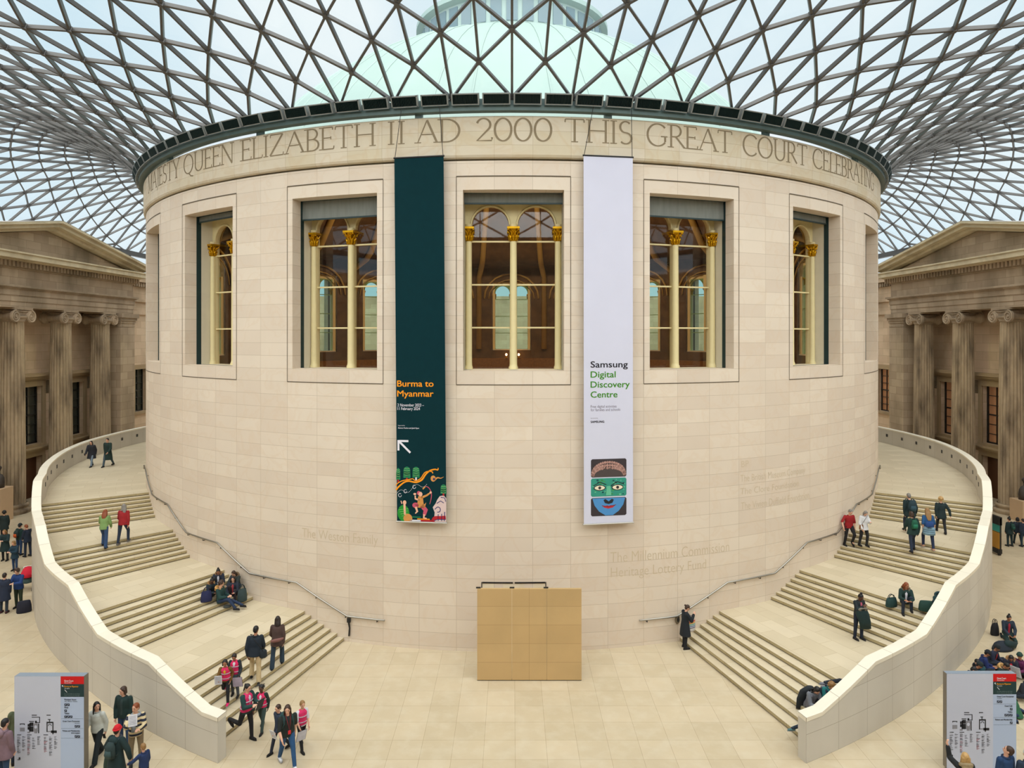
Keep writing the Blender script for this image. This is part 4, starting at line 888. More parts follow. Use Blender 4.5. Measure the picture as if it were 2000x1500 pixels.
    m.build('floor_plan_print', [C('map_black', 30, 30, 34), C('map_grey', 132, 132, 140), M['signw'], C('map_red', 170, 90, 96)], root)  # floor plan shapes and index bars printed on the map panel
    return tag(root, label, 'sign')
sign('white map sign with red header, right side face showing, near the left parapet', 28, 164, 1321, 18.3, .2, [('t', "Members' Room", 98, 121, 46.5, 3), ('t', 'via West stairs', 98, 123, 49.8, 2.2, 0), ('b', 53, (98, 103.4)), ('t', 'Shop', 98, 105.5, 61.8, 3.2), ('b', 64.8, (98,)), ('t', 'Toilets', 98, 107.6, 73.5, 3.2), ('b', 76.4, (98, 103.4, 108.8)), ('ln', 82.5), ('t', 'Great Court Restaurant', 94.6, 128, 88.6, 2.8), ('t', 'via stairs', 118, 128, 92, 2, 0), ('b', 95.2, (118.2, 123.6)), ('ln', 101.5), ('t', 'Tickets and Membership', 94, 128, 107.4, 2.8), ('t', 'Information', 111.6, 128, 111.6, 2.8), ('b', 115, (118.2, 123.6)), ('ln', 120.5)])
sign('white map sign with red header, left side face showing, near the right parapet', 1849, 1985, 1316, 18.44, .16, [('t', 'Great Court Restaurant', 98, 131, 45.5, 3), ('t', 'via stairs', 98, 108, 49, 2.2, 0), ('b', 52, (98, 103.4)), ('ln', 58.8), ('t', 'Court Café', 113, 128, 64, 3), ('b', 66.6, (123.6,)), ('t', 'Toilets', 119, 128, 75.6, 3), ('b', 78.2, (112.8, 118.2, 123.6)), ('ln', 85), ('t', 'Tickets and Membership', 94, 128, 90.6, 2.8), ('b', 93.2, (123.6,)), ('ln', 99.5)])
# ------------------------------------------------------------------ people
SK = {'f': srgb(214, 164, 138), 'm': srgb(170, 116, 86), 'd': srgb(96, 62, 44)}
HC = {'black': srgb(20, 17, 17), 'brown': srgb(62, 40, 26), 'dbrown': srgb(38, 26, 20), 'red': srgb(136, 66, 26), 'blond': srgb(196, 156, 98), 'grey': srgb(130, 124, 118), 'white': srgb(222, 218, 210), 'sand': srgb(150, 112, 66)}
def cloth(rgb, stripe=None):
    n = 'cloth_%d_%d_%d' % tuple(rgb) + ('_striped' if stripe else '')
    if n in MATS: return MATS[n]
    m = mat(n, srgb(*rgb), .85, var=.18, vscale=9)
    if stripe:
        nt = m.node_tree; b = nt.nodes['Principled BSDF']; tcn = nt.nodes.new('ShaderNodeTexCoord'); wv = nt.nodes.new('ShaderNodeTexWave'); wv.bands_direction = 'Z'; wv.inputs['Scale'].default_value = 2.6
        rp_ = nt.nodes.new('ShaderNodeValToRGB'); rp_.color_ramp.interpolation = 'CONSTANT'; rp_.color_ramp.elements[0].color = (*srgb(*rgb), 1); rp_.color_ramp.elements[1].position = .5; rp_.color_ramp.elements[1].color = (*srgb(*stripe), 1)
        nt.links.new(tcn.outputs['Object'], wv.inputs[0]); nt.links.new(wv.outputs[1], rp_.inputs[0]); nt.links.new(rp_.outputs[0], b.inputs['Base Color'])
    return m
def skin(k): return mat('skin_' + k, SK[k], .55, var=.06, vscale=12)
def hairm(k): return mat('hair_' + k, HC[k], .55, var=.3, vscale=30)
SOFT = []
def soft(o, vox, it=4, fac=.5):
    m = o.modifiers.new('blend', 'REMESH'); m.mode = 'VOXEL'; m.voxel_size = vox; m.use_smooth_shade = True
    m = o.modifiers.new('ease', 'SMOOTH'); m.iterations = it; m.factor = fac; SOFT.append(o); return o
# pose: lean, head pitch (down +), head yaw (left +), legs (hip, knee, spread) L R, arms (raise, out, bend, in) L R ; degrees
ST = dict(lean=2, hp=8, hy=0, LL=(2, 3, 3), RL=(-2, 3, 3), LA=(4, 8, 14, 8), RA=(4, 8, 14, 8))
POSE = {'stand': ST, 'walk': dict(ST, lean=4, LL=(24, 8, 2), RL=(-16, 14, 2), LA=(-16, 8, 18, 4), RA=(20, 8, 26, 6)), 'walk2': dict(ST, lean=4, LL=(-14, 22, 2), RL=(22, 6, 2), LA=(20, 9, 30, 8), RA=(-14, 8, 16, 4)),
 'climb': dict(ST, lean=10, hp=14, LL=(34, 38, 3), RL=(-6, 6, 3), LA=(-10, 10, 22, 6), RA=(14, 10, 28, 8)), 'climb2': dict(ST, lean=10, hp=12, LL=(-8, 8, 3), RL=(32, 36, 3), LA=(16, 10, 34, 10), RA=(-10, 10, 18, 4)),
 'descend': dict(ST, lean=2, hp=26, LL=(14, 24, 3), RL=(-4, 12, 3), LA=(6, 12, 30, 10), RA=(4, 12, 26, 8)), 'run': dict(ST, lean=10, LL=(28, 24, 3), RL=(-18, 70, 3), LA=(-24, 12, 60, 10), RA=(30, 12, 70, 16)),
 'hold': dict(ST, hp=20, LA=(30, 8, 75, 28), RA=(28, 8, 80, 30)), 'phone': dict(ST, hp=34, LA=(14, 6, 30, 20), RA=(34, 6, 110, 24)),
 'sit': dict(ST, lean=14, hp=22, sit=1, LL=(104, 98, 5), RL=(98, 100, 5), LA=(36, 8, 60, 26), RA=(38, 8, 64, 28)), 'situp': dict(ST, lean=6, hp=12, sit=1, LL=(100, 92, 5), RL=(104, 100, 5), LA=(34, 10, 55, 24), RA=(32, 10, 50, 20)),
 'sitknees': dict(ST, lean=18, hp=28, sit=1, LL=(126, 128, 4), RL=(120, 124, 4), LA=(52, 6, 40, 20), RA=(50, 6, 44, 20)), 'sitlong': dict(ST, lean=-4, hp=20, sit=1, LL=(84, 14, 5), RL=(104, 62, 5), LA=(20, 8, 70, 28), RA=(24, 8, 66, 26)),
 'floor': dict(ST, lean=20, hp=18, sit=1, LL=(100, 165, 35), RL=(100, 165, 35), LA=(22, 10, 72, 30), RA=(22, 10, 72, 30)), 'kneel': dict(ST, lean=10, hp=20, sit=2, LL=(62, 153, 7), RL=(62, 153, 7), LA=(30, 6, 30, 24), RA=(30, 6, 30, 24)),
 'wave': dict(ST, hp=-8, LA=(95, 6, 75, -5), RA=(10, 8, 20, 6)), 'lookup': dict(ST, hp=-30)}
def person(label, loc, yaw, h=1.7, pose='stand', top=(30, 34, 44), legs=(28, 30, 38), hair='dbrown', style='short', sk='f', coat=.08, shoes=(24, 22, 22), sleeve=1., open_=None, skirt=None, vest=None, fur=None, hood=None, hat=None, scarf=None, child=False, face=True, stripe=None, wide=1., group=None, shirt=None, longc=None, belt=None, flare=0, **kw):
    loc = Vector(loc) if not isinstance(loc, tuple) or len(loc) == 3 else hit(*loc)
    root = empty('person', loc, rad(yaw)); s = h / 1.7; p = dict(POSE[pose]); p.update(kw); hs = 1.12 if child else 1.
    def V(*a): return Vector(a)
    def rx(v, a): a = rad(a); return V(v.x, v.y * cos(a) - v.z * sin(a), v.y * sin(a) + v.z * cos(a))
    leg = {}; th, sh = .425, .41
    for k, sd in (('LL', -1), ('RL', 1)):
        a, kn, sp = p[k]; hip = V(sd * .092, 0, 0); d = V(sd * sin(rad(sp)), sin(rad(a)) * cos(rad(sp)), -cos(rad(a)) * cos(rad(sp))); knee = hip + d * th
        a2 = a - kn; d2 = V(sd * sin(rad(sp)) * .35, sin(rad(a2)), -cos(rad(a2))).normalized(); ank = knee + d2 * sh; leg[sd] = (hip, knee, ank, d2)
    if p.get('sit') == 1: pz = .11
    elif p.get('sit') == 2: pz = .26
    else: pz = -min(l[2].z for l in leg.values()) + .085
    up0 = V(0, 0, pz); P = V(0, 0, 0) + up0
    for sd in leg: leg[sd] = tuple(q + up0 for q in leg[sd][:3]) + (leg[sd][3],)
    for sd, k in ((-1, 'LL'), (1, 'RL')):
        a, kn, sp = p[k]; sit = p.get('sit')
        for _ in range(16):
            hip, knee, ank, d2 = leg[sd]; tip = ank + V(0, .1, 0)
            gz = max(ground(*(loc + Matrix.Rotation(rad(yaw), 3, 'Z') @ (q * s)).xy) for q in (ank, tip))
            if sit == 2 or loc.z + ank.z * s >= gz + .07 * s: break
            a += 3.5; kn += 4.5 if sit else 6.5
            d = V(sd * sin(rad(sp)), sin(rad(a)) * cos(rad(sp)), -cos(rad(a)) * cos(rad(sp))); knee = hip + d * th
            d2 = V(sd * sin(rad(sp)) * .35, sin(rad(a - kn)), -cos(rad(a - kn))).normalized(); leg[sd] = (hip, knee, knee + d2 * sh, d2)
    ln = -p['lean']; sp_ = lambda z, y=0., x=0.: P + rx(V(x, y, z), ln)
    neck = sp_(.50); hd = lambda v: neck + rx(Matrix.Rotation(rad(p['hy']), 3, 'Z') @ rx(v * hs, -p['hp']), ln * .5)
    hR = lambda: Matrix.Rotation(rad(ln * .5), 3, 'X') @ Matrix.Rotation(rad(p['hy']), 3, 'Z') @ Matrix.Rotation(rad(-p['hp']), 3, 'X')
    arm = {}
    for k, sd in (('LA', -1), ('RA', 1)):
        a, ot, be, inn = p[k]; S = sp_(.435, 0, sd * .172 * wide); a -= p['lean'] * .5
        d = V(sd * sin(rad(ot)), sin(rad(a)) * cos(rad(ot)), -cos(rad(a)) * cos(rad(ot))); E = S + d * .285
        d2 = V(-sd * sin(rad(inn)), sin(rad(a + be)) * cos(rad(inn)), -cos(rad(a + be)) * cos(rad(inn))); Wr = E + d2 * .25; arm[sd] = (S, E, Wr, d2)
    sc = lambda b: [setattr(b, 'v', [tuple(Vector(q) * s) for q in b.v]), b][1]
    out_ = {'root': root, 's': s}
    # body: one continuous skin
    b = MB(); w = wide
    b.loft([(sp_(-.06), (.13 * w, 0, 0), (0, .095, 0)), (sp_(.03), (.155 * w, 0, 0), (0, .11, 0)), (sp_(.16), (.13 * w, 0, 0), (0, .095, 0)), (sp_(.3), (.15 * w, 0, 0), (0, .11, 0)), (sp_(.42), (.15 * w, 0, 0), (0, .09, 0)), (sp_(.48), (.07, 0, 0), (0, .06, 0))], 14)
    b.cap(sp_(.43), hd(V(0, .01, .08)), .058, .052); HM = hR()
    b.ell(hd(V(0, .005, .165)), tuple(hs * q for q in (.074, .092, .105)), 14, 10, HM); b.ell(hd(V(0, .03, .115)), tuple(hs * q for q in (.055, .062, .07)), 12, 8, HM)
    b.cap(hd(V(0, .088, .155)), hd(V(0, .112, .128)), .010, .014, 6)
    for sd in (-1, 1): b.ell(hd(V(sd * .076, -.005, .15)), (.012, .02, .032), 8, 6, HM)
    for sd in (-1, 1):
        S, E, Wr, d2 = arm[sd]; b.cap(S, E, .05, .042); b.cap(E, Wr, .042, .03)
        side = V(1, 0, 0); 
        if abs(d2.dot(side)) > .9: side = V(0, 1, 0)
        fw = (V(0, 1, 0) - d2 * d2.y); fw = fw.normalized() if fw.length > .1 else V(0, 0, 1); nm = d2.cross(fw)
        pc = Wr + d2 * .055; Mx = Matrix((fw, nm, d2)).transposed(); b.ell(pc, (.042, .02, .058), 10, 8, Mx); cl = -sd * nm if (-sd * nm).dot(V(-sd, 0, 0)) > 0 else sd * nm
        for i, (o2, l2) in enumerate(((.03, .068), (.011, .078), (-.010, .073), (-.029, .058))):
            k0 = Wr + d2 * .095 + fw * o2; k1 = k0 + (d2 * .85 + cl * .3).normalized() * l2 * .55; k2 = k1 + (d2 * .45 + cl * .8).normalized() * l2 * .5; b.cap(k0 - d2 * .02, k1, .0115, .0105, 6); b.cap(k1, k2, .0105, .0095, 6)
        t0 = Wr + d2 * .035 + fw * .034; t1 = t0 + (d2 * .6 + fw * .7).normalized() * .04; b.cap(t0, t1, .014, .012, 6); b.cap(t1, t1 + (d2 * .9 + cl * .3).normalized() * .03, .012, .0105, 6)
        hip, kn, an, dd = leg[sd]; b.cap(hip, kn, .078, .052); b.cap(kn, an, .052, .038); b.cap(an + V(0, -.01, -.03), an + V(0, .14, -.055), .036, .028)
        out_['hand' + 'LR'[sd > 0]] = Wr + d2 * .1; out_['foot' + 'LR'[sd > 0]] = an
    body = soft(sc(b).build('body', skin(sk), root), .0125 * s, 3)
    # eyes and mouth
    if face:
        for sd in (-1, 1):
            b = MB(); b.ell(hd(V(sd * .031, .088, .168)), (.011, .008, .008), 8, 6, HM); sc(b).build('eye', mat('dark_eye', srgb(30, 22, 20), .3), body)
            b = MB(); b.cap(hd(V(sd * .016, .094, .188)), hd(V(sd * .05, .082, .187)), .003, .0025, 5); sc(b).build('eyebrow', hairm(hair), body)
        b = MB(); b.ell(hd(V(0, .091, .094)), (.022, .008, .007), 8, 6, HM); sc(b).build('mouth', mat('lips_' + sk, tuple(q * .62 for q in SK[sk]), .5), body)
    # trousers
    b = MB(); lm = cloth(legs); b.loft([(sp_(-.09), (.12 * w, 0, 0), (0, .095, 0)), (sp_(-.02), (.165 * w, 0, 0), (0, .125, 0)), (sp_(.1), (.155 * w, 0, 0), (0, .115, 0))], 14)
    for sd in (-1, 1):
        hip, kn, an, dd = leg[sd]; b.cap(hip + V(0, 0, .01), kn, .1 * (w * .5 + .5), .068 + flare * .3); b.cap(kn, an + dd * .02, .068 + flare * .3, .054 + flare); b.ell(kn, (.068, .07, .07), 10, 8)
    soft(sc(b).build('trousers', lm, root), .016 * s, 4)
    for sd in (-1, 1):
        hip, kn, an, dd = leg[sd]; b = MB(); f2 = V(0, 1, 0); 
        if p.get('sit') == 2: f2 = V(0, -.7, .7)
        elif p.get('sit') != 1 and an.z > pz * 0 + .16: f2 = V(0, .8, -.6) if dd.y < 0 else f2
        b.cap(an - f2 * .03 + V(0, 0, -.035), an + f2 * .15 + V(0, 0, -.048), .05, .038, 10); b.cap(an, an + V(0, 0, -.03), .052, .052, 8); o = sc(b).build('shoe', cloth(shoes), root, smooth=True); 
        b = MB(); b.loft([(an + f2 * t_ + V(0, 0, -.079), (ww, 0, 0), (0, .0, .012)) for t_, ww in ((-.085, .02), (-.06, .042), (.02, .045), (.12, .047), (.18, .035), (.205, .01))], 8); sc(b).build('sole', mat('shoe_sole', srgb(150, 148, 144) if sum(shoes) > 200 else srgb(30, 28, 28), .7) if sum(shoes) > 200 else cloth((34, 32, 32)), o)
    # jacket / top
    def shell(g, sl, ln_, xs=1., nm='jacket', m=None, arms=True):
        b = MB(); hem = []
        dr = max(0., ln_)
        tn = p.get('sit', 0)
        if dr > .12 and not tn:
            sw = .022 + dr * .1; hem = [(P + V(0, .01, -dr), ((.165 + sw) * w + g, 0, 0), (0, .125 + sw + g, 0)), (P + V(0, 0, -dr * .4), ((.17 + sw * .5) * w + g, 0, 0), (0, .128 + g + sw * .4, 0))]
        else: hem = [(sp_(-min(dr, .1)), (.165 * w + g, 0, 0), (0, .125 + g, 0))]
        b.loft(hem + [(sp_(.05), (.165 * w + g, 0, 0), (0, .122 + g, 0)), (sp_(.18), (.148 * w + g, 0, 0), (0, .11 + g, 0)), (sp_(.3), (.162 * w + g, 0, 0), (0, .12 + g, 0)), (sp_(.41), (.165 * w + g, 0, 0), (0, .105 + g, 0)), (sp_(.455), (.12 * w + g, 0, 0), (0, .08 + g, 0)), (sp_(.50, -.01), (.062 + g * .5, 0, 0), (0, .058 + g * .5, 0))], 18)
        if tn and dr > .12:
            for sd in (-1, 1): b.cap(leg[sd][0], leg[sd][0].lerp(leg[sd][1], min(.8, dr * 1.6)), .1 + g, .085 + g)
        if arms:
            for sd in (-1, 1):
                S, E, Wr, d2 = arm[sd]; b.cap(S + V(-sd * .01, 0, 0), E, .061 + g, .051 + g)
                if sl >= 1: b.cap(E, Wr - d2 * .01, .051 + g, .042 + g * .7)
                elif sl < .6: b.v = b.v
        return soft(sc(b).build(nm, m or cloth(top, stripe), root), .0165 * s, 5)
    if sleeve < .6:
        b = MB()
        o = shell(.006, .5, coat, nm='shirt')
    else: o = shell(.016 if coat < .3 else .024, 1, coat, nm='coat' if coat > .3 else 'jacket')
    # jacket front edge, collar
    if open_:
        b = MB(); pr = [sp_(z, dp, 0) for z, dp in (((.2, .13), (.3, .152), (.37, .146), (.42, .132), (.465, .1)) if vest else ((.02, .148), (.18, .138), (.3, .148), (.4, .132), (.455, .104)))]; wd = (.002, .014, .036, .05, .045) if vest else (.028, .03, .036, .042, .034); Lx = []; Rx = []
        for q, ww in zip(pr, wd): Lx.append(q + V(-ww, -.012, 0)); Rx.append(q + V(ww, -.012, 0))
        n = len(pr); b.mesh(Lx + Rx + [q + V(0, .006, 0) for q in pr], [(i, i + 1, 2 * n + i + 1, 2 * n + i) for i in range(n - 1)] + [(2 * n + i, 2 * n + i + 1, n + i + 1, n + i) for i in range(n - 1)]); sc(b).build('shirt_front', cloth(open_), root, smooth=True)
    if coat > .3 or (fur is None and sleeve >= 1 and open_ is None and not vest):
        b = MB(); b.tube([sp_(.485 + .012 * cos(a), .075 * cos(a) - .01, .082 * sin(a)) for a in [2 * pi * k / 12 for k in range(13)]], .021, 6); sc(b).build('collar', cloth(tuple(int(q * .8) for q in top)), root, smooth=True)
    if vest:
        o = shell(.024, 0, .02, nm='vest', m=cloth(vest), arms=False)
        for z in (.1, .3):
            b = MB(); b.tube([sp_(z, (.148 if z < .2 else .15) * cos(a), (.192 if z < .2 else .19) * w * sin(a)) for a in [2 * pi * k / 20 for k in range(21)]], .014, 6); sc(b).build('reflective_band', cloth((176, 176, 182)), o)
    if skirt:
        b = MB(); b.loft([(P + V(0, .0, -.36), (.23, 0, 0), (0, .19, 0)), (P + V(0, 0, -.1), (.19, 0, 0), (0, .15, 0)), (sp_(.08), (.16, 0, 0), (0, .125, 0))], 16); sc(b).build('skirt', cloth(skirt), root, smooth=True)
    if belt:
        b = MB(); b.loft([(P + V(0, -.02, -.28), (.235, 0, 0), (0, .19, 0)), (P + V(0, -.01, -.1), (.21, 0, 0), (0, .165, 0)), (sp_(.05), (.185, 0, 0), (0, .145, 0))], 18); 
        for z in (-.2, -.12, -.04): b.tube([P + V(.225 * cos(a), .18 * sin(a) - .01, z) for a in [2 * pi * k / 18 for k in range(19)]], .02, 5)
        sc(b).build('tied_jacket', cloth(belt), root, smooth=True)
    if scarf:
        b = MB(); b.tube([sp_(.47 + .015 * cos(a), .09 * cos(a), .1 * sin(a)) for a in [2 * pi * k / 12 for k in range(13)]], .038, 8); b.tube([sp_(.46, .1, .03), sp_(.3, .15, .05), sp_(.1, .16, .05)], [.04, .05, .055], 8); sc(b).build('scarf', cloth(scarf), root, smooth=True)
    if fur:
        b = MB(); b.tube([sp_(.49 - .05 * cos(a), -.05 + .1 * cos(a), .13 * sin(a)) for a in [2 * pi * k / 14 for k in range(15)]], [.042 + .008 * sin(k * 2.7) for k in range(15)], 7); b.ell(sp_(.45, -.13), (.13, .07, .1), 10, 8); o = soft(sc(b).build('fur_collar', cloth(fur), root), .016, 1)
    if hood:
        b = MB(); b.ell(sp_(.45, -.11), (.12, .075, .11), 12, 8); b.tube([sp_(.48, .06 * cos(a) - .02, .095 * sin(a)) for a in [2 * pi * k / 12 for k in range(13)]], .03, 6); sc(b).build('hood', cloth(hood), root, smooth=True)
    # hair
    b = MB()
    if style != 'bald':
        q = 1.
        b.ell(hd(V(0, -.012, .185)), tuple(hs * q for q in (.083, .098, .098)), 14, 10, HM); b.ell(hd(V(0, -.045, .15)), tuple(hs * q for q in (.076, .06, .085)), 12, 8, HM)
        if style in ('long', 'longloose'):
            wq = .085 if style == 'long' else .11; L2 = .30 if longc is None else longc
            b.loft([(hd(V(0, -.05, .18)), (wq * .9, 0, 0), (0, .05, 0)), (hd(V(0, -.062, .06)), (wq, 0, 0), (0, .05, 0)), (hd(V(0, -.075, .06 - L2 * .5)), (wq, 0, 0), (0, .035, 0)), (hd(V(0, -.08, .06 - L2)), (wq * .6, 0, 0), (0, .02, 0))], 12)
            for sd in (-1, 1): b.cap(hd(V(sd * .075, .0, .18)), hd(V(sd * .085, .0, .0)), .025, .022); b.cap(hd(V(sd * .085, .0, .0)), hd(V(sd * .082, .05, -.16 if style == 'long' else -.1)), .024, .014)
        if style == 'bob':
            for sd in (-1, 1): b.cap(hd(V(sd * .075, .0, .19)), hd(V(sd * .08, .0, .06)), .028, .024)
            b.ell(hd(V(0, -.05, .1)), (.08, .05, .08), 12, 8, HM)
        if style == 'bun': b.ell(hd(V(0, -.05, .295)), (.042, .042, .04), 10, 8)
        if style == 'lowbun': b.ell(hd(V(0, -.13, .2)), (.042, .042, .042), 10, 8)
        if style == 'pony': b.cap(hd(V(0, -.1, .22)), hd(V(0, -.15, .0)), .035, .018)
        if style == 'curly':
            for k in range(26):
                a = k * 2.4; z = (k + .5) / 26; rr_ = sqrt(max(0, 1 - (z * 1.0) ** 2)); b.ell(hd(V(.095 * rr_ * cos(a), -.015 + .1 * rr_ * sin(a) * (1 if sin(a) < 0 else .65), .165 + .125 * z)), (.032, .032, .032), 6, 5)
        if style == 'bunches':
            for sd in (-1, 1):
                for k in range(3): b.cap(hd(V(sd * .05, -.02, .26)), hd(V(sd * (.1 + .03 * k), -.03 + .05 * k, .31 - .03 * k)), .02, .014, 6)
        soft(sc(b).build('hair', hairm(hair), body), .0115 * s, 2)
    if hat:
        b = MB(); b.ell(hd(V(0, -.01, .205)), tuple(hs * q for q in (.09, .106, .098)), 16, 10, HM); b.tube([hd(V(.09 * cos(a), -.012 + .104 * sin(a), .195 + .02 * sin(a))) for a in [2 * pi * k / 18 for k in range(19)]], .017, 6); 
        o = sc(b).build('hat', cloth(hat), body, smooth=True)
    root['label'] = label; root['category'] = 'person'
    if group: root['group'] = group
    out_['W'] = lambda v: root.matrix_basis @ (Vector(v) * s) if False else (Matrix.Translation(loc) @ Matrix.Rotation(rad(yaw), 4, 'Z')) @ (Vector(v) * s)
    out_['back'] = sp_(.26, -.2); out_['yaw'] = yaw; out_['hip'] = sp_(0); out_['sp'] = sp_; out_['loc'] = loc
    return out_
def bag_thing(name, pos, rz, label, cat): r = empty(name, pos, rz); return tag(r, label, cat)
def backpack(pp, label, col, col2=None, sc_=1.):
    s = pp['s'] * sc_; pos = pp['W'](pp['back']); r = bag_thing('backpack', pos, rad(pp['yaw']), label, 'backpack'); b = MB()
    b.loft([(Vector((0, .0, -.22)) * s, (.13 * s, 0, 0), (0, .07 * s, 0)), (Vector((0, -.02, -.1)) * s, (.16 * s, 0, 0), (0, .1 * s, 0)), (Vector((0, -.02, .1)) * s, (.15 * s, 0, 0), (0, .09 * s, 0)), (Vector((0, 0, .21)) * s, (.09 * s, 0, 0), (0, .05 * s, 0))], 14); b.build('main_bag', cloth(col), r, smooth=True)
    b = MB(); b.loft([(Vector((0, -.09, -.18)) * s, (.1 * s, 0, 0), (0, .04 * s, 0)), (Vector((0, -.11, -.08)) * s, (.115 * s, 0, 0), (0, .045 * s, 0)), (Vector((0, -.1, .02)) * s, (.09 * s, 0, 0), (0, .03 * s, 0))], 12); b.build('pocket', cloth(col2 or tuple(int(q * 1.25) + 6 for q in col)), r, smooth=True)
    for sd in (-1, 1):
        b = MB(); b.tube([Vector((sd * .09, .06, .17)) * s, Vector((sd * .105, .13, .23)) * s, Vector((sd * .11, .27, .2)) * s, Vector((sd * .12, .33, .05)) * s, Vector((sd * .15, .24, -.1)) * s, Vector((sd * .13, .05, -.17)) * s], .016 * s, 6); b.build('strap', cloth(col), r, smooth=True)
def floor_bag(name, pos, rz, dims, col, label, handles=True):
    r = bag_thing(name, pos, rz, label, 'bag'); w, d, h = dims; b = MB()
    b.loft([((0, 0, 0), (w * .46, 0, 0), (0, d * .45, 0)), ((0, 0, h * .1), (w * .5, 0, 0), (0, d * .5, 0)), ((0, 0, h * .6), (w * .47, 0, 0), (0, d * .42, 0)), ((0, 0, h * .95), (w * .4, 0, 0), (0, d * .2, 0)), ((0, 0, h), (w * .34, 0, 0), (0, d * .1, 0))], 16); b.build('bag_body', cloth(col), r, smooth=True)
    if handles:
        for sg in (-1, 1):
            b = MB(); b.tube([(w * .25 * cos(a), sg * d * .12, h * .93 + h * .4 * sin(a)) for a in [pi * k / 10 for k in range(11)]], .012, 6); b.build('handle', cloth(tuple(int(q * .7) for q in col)), r, smooth=True)
    return r
def sheet(pp, hand, label, name='paper', dims=(.21, .29), col=(226, 226, 232), tilt=20, back=None, dz=.04, dy=.05):
    pos = pp['W'](pp['hand' + hand] + Vector((0, dy, dz))); r = empty(name, pos, rad(pp['yaw'])); r.rotation_euler = (rad(-tilt), 0, rad(pp['yaw'])); tag(r, label, {'paper': 'paper', 'clipboard': 'clipboard', 'phone': 'phone', 'folder': 'folder'}.get(name, name)); b = MB(); b.box((0, 0, 0), (dims[0], .006, dims[1])); b.build('sheet' if name != 'phone' else 'case', cloth(col), r)
    b = MB()
    if name in ('clipboard', 'folder'): b.box((0, .005 if name == 'clipboard' else -.005, 0), (dims[0] + .02, .006, dims[1] + .02)); b.build('board', cloth(back or (60, 58, 60)), r); b = MB(); b.box((0, -.006, dims[1] / 2 - .02), (.08, .012, .03)); b.build('clip', M['dark'], r)
    elif name == 'paper':
        for k in range(6): b.box((0, -.0045, dims[1] * (.35 - .13 * k)), (dims[0] * .75, .001, .008)); 
        for k in range(6): b.box((0, .0045, dims[1] * (.35 - .13 * k)), (dims[0] * .75, .001, .008))
        b.build('print', cloth((120, 124, 150)), r)
    else: b.box((0, .004, 0), (dims[0] * .9, .002, dims[1] * .9)); b.build('screen', M['dark'], r)
    return r
NAVY, INK, BLK = (26, 34, 50), (22, 40, 48), (24, 24, 28)
JEAN, DJEAN = (44, 70, 108), (32, 44, 64)
PINK = (226, 40, 98)
# --- left staircase
a = person('woman in dark open cape and pale jeans walking down the top left landing', (179, 911), 184, 1.64, 'walk', top=(32, 34, 42), legs=(116, 132, 146), hair='black', style='long', coat=.36, open_=(30, 30, 34), wide=1.12)
sheet(a, 'R', 'phone held by the woman in the dark cape', 'phone', (.08, .16), (70, 70, 76))
person('man in long dark green overcoat beside the woman in the cape, top left landing', (211, 911), 180, 1.8, 'walk2', top=(24, 48, 44), legs=(66, 82, 92), hair='dbrown', coat=.48, open_=(30, 44, 46))
a = person('red-haired woman in green jumper climbing the left staircase with a paper map', (203, 1076), 8, 1.64, 'climb', top=(122, 152, 90), legs=JEAN, hair='red', style='longloose', longc=.2, LA=(30, 14, 70, 10), flare=.02)
sheet(a, 'L', 'white paper map held by the red-haired woman', tilt=-20)
person('person with long grey-brown hair in a red jacket and dark jeans climbing the left staircase', (240, 1067), 4, 1.76, 'climb2', top=(150, 22, 28), legs=DJEAN, hair='grey', style='long', longc=.18, hy=30, shoes=(90, 84, 78))
# seated students, second flight on the left
G5 = 'students seated on the left staircase'
person('student with a high bun and fur collar sitting highest in the left stair group', (427, 1148), 196, 1.62, 'situp', top=NAVY, legs=(30, 34, 40), hair='black', style='bun', sk='m', fur=(132, 98, 62), open_=(206, 206, 214), hp=28, group=G5)
person('long-haired student leaning on the drum wall with knees up in the left stair group', (463, 1149), 170, 1.66, 'sitknees', top=(44, 52, 50), legs=(36, 56, 84), hair='brown', style='long', fur=(112, 88, 62), group=G5)
person('student with dark bun and pompom jacket at the outer edge of the left stair group', (411, 1166), 230, 1.6, 'sit', top=INK, legs=BLK, hair='black', style='bun', sk='d', fur=(150, 112, 66), hy=-30, group=G5)
person('student in navy blazer and tie at the centre of the left stair group', (456, 1164), 190, 1.6, 'situp', top=(30, 38, 52), legs=(44, 34, 38), hair='dbrown', style='long', open_=(170, 60, 66), group=G5)
person('student in dark green fur-hooded parka half lying at the front of the left stair group', (431, 1181), 262, 1.7, 'sitlong', top=(22, 58, 56), legs=(30, 48, 78), hair='brown', style='curly', fur=(196, 148, 84), hy=20, group=G5)
floor_bag('tote_bag', hit(403, 1181), .5, (.42, .2, .42), (30, 34, 74), 'navy tote bag with purple handles beside the left stair group')
floor_bag('school_bag', hit(473, 1180), .8, (.4, .26, .5), (50, 66, 66), 'grey school bag at the feet of the left stair group')
floor_bag('phone_pouch', hit(444, 1190), .3, (.3, .2, .1), (62, 66, 64), 'flat grey pouch on the step before the left stair group', False)
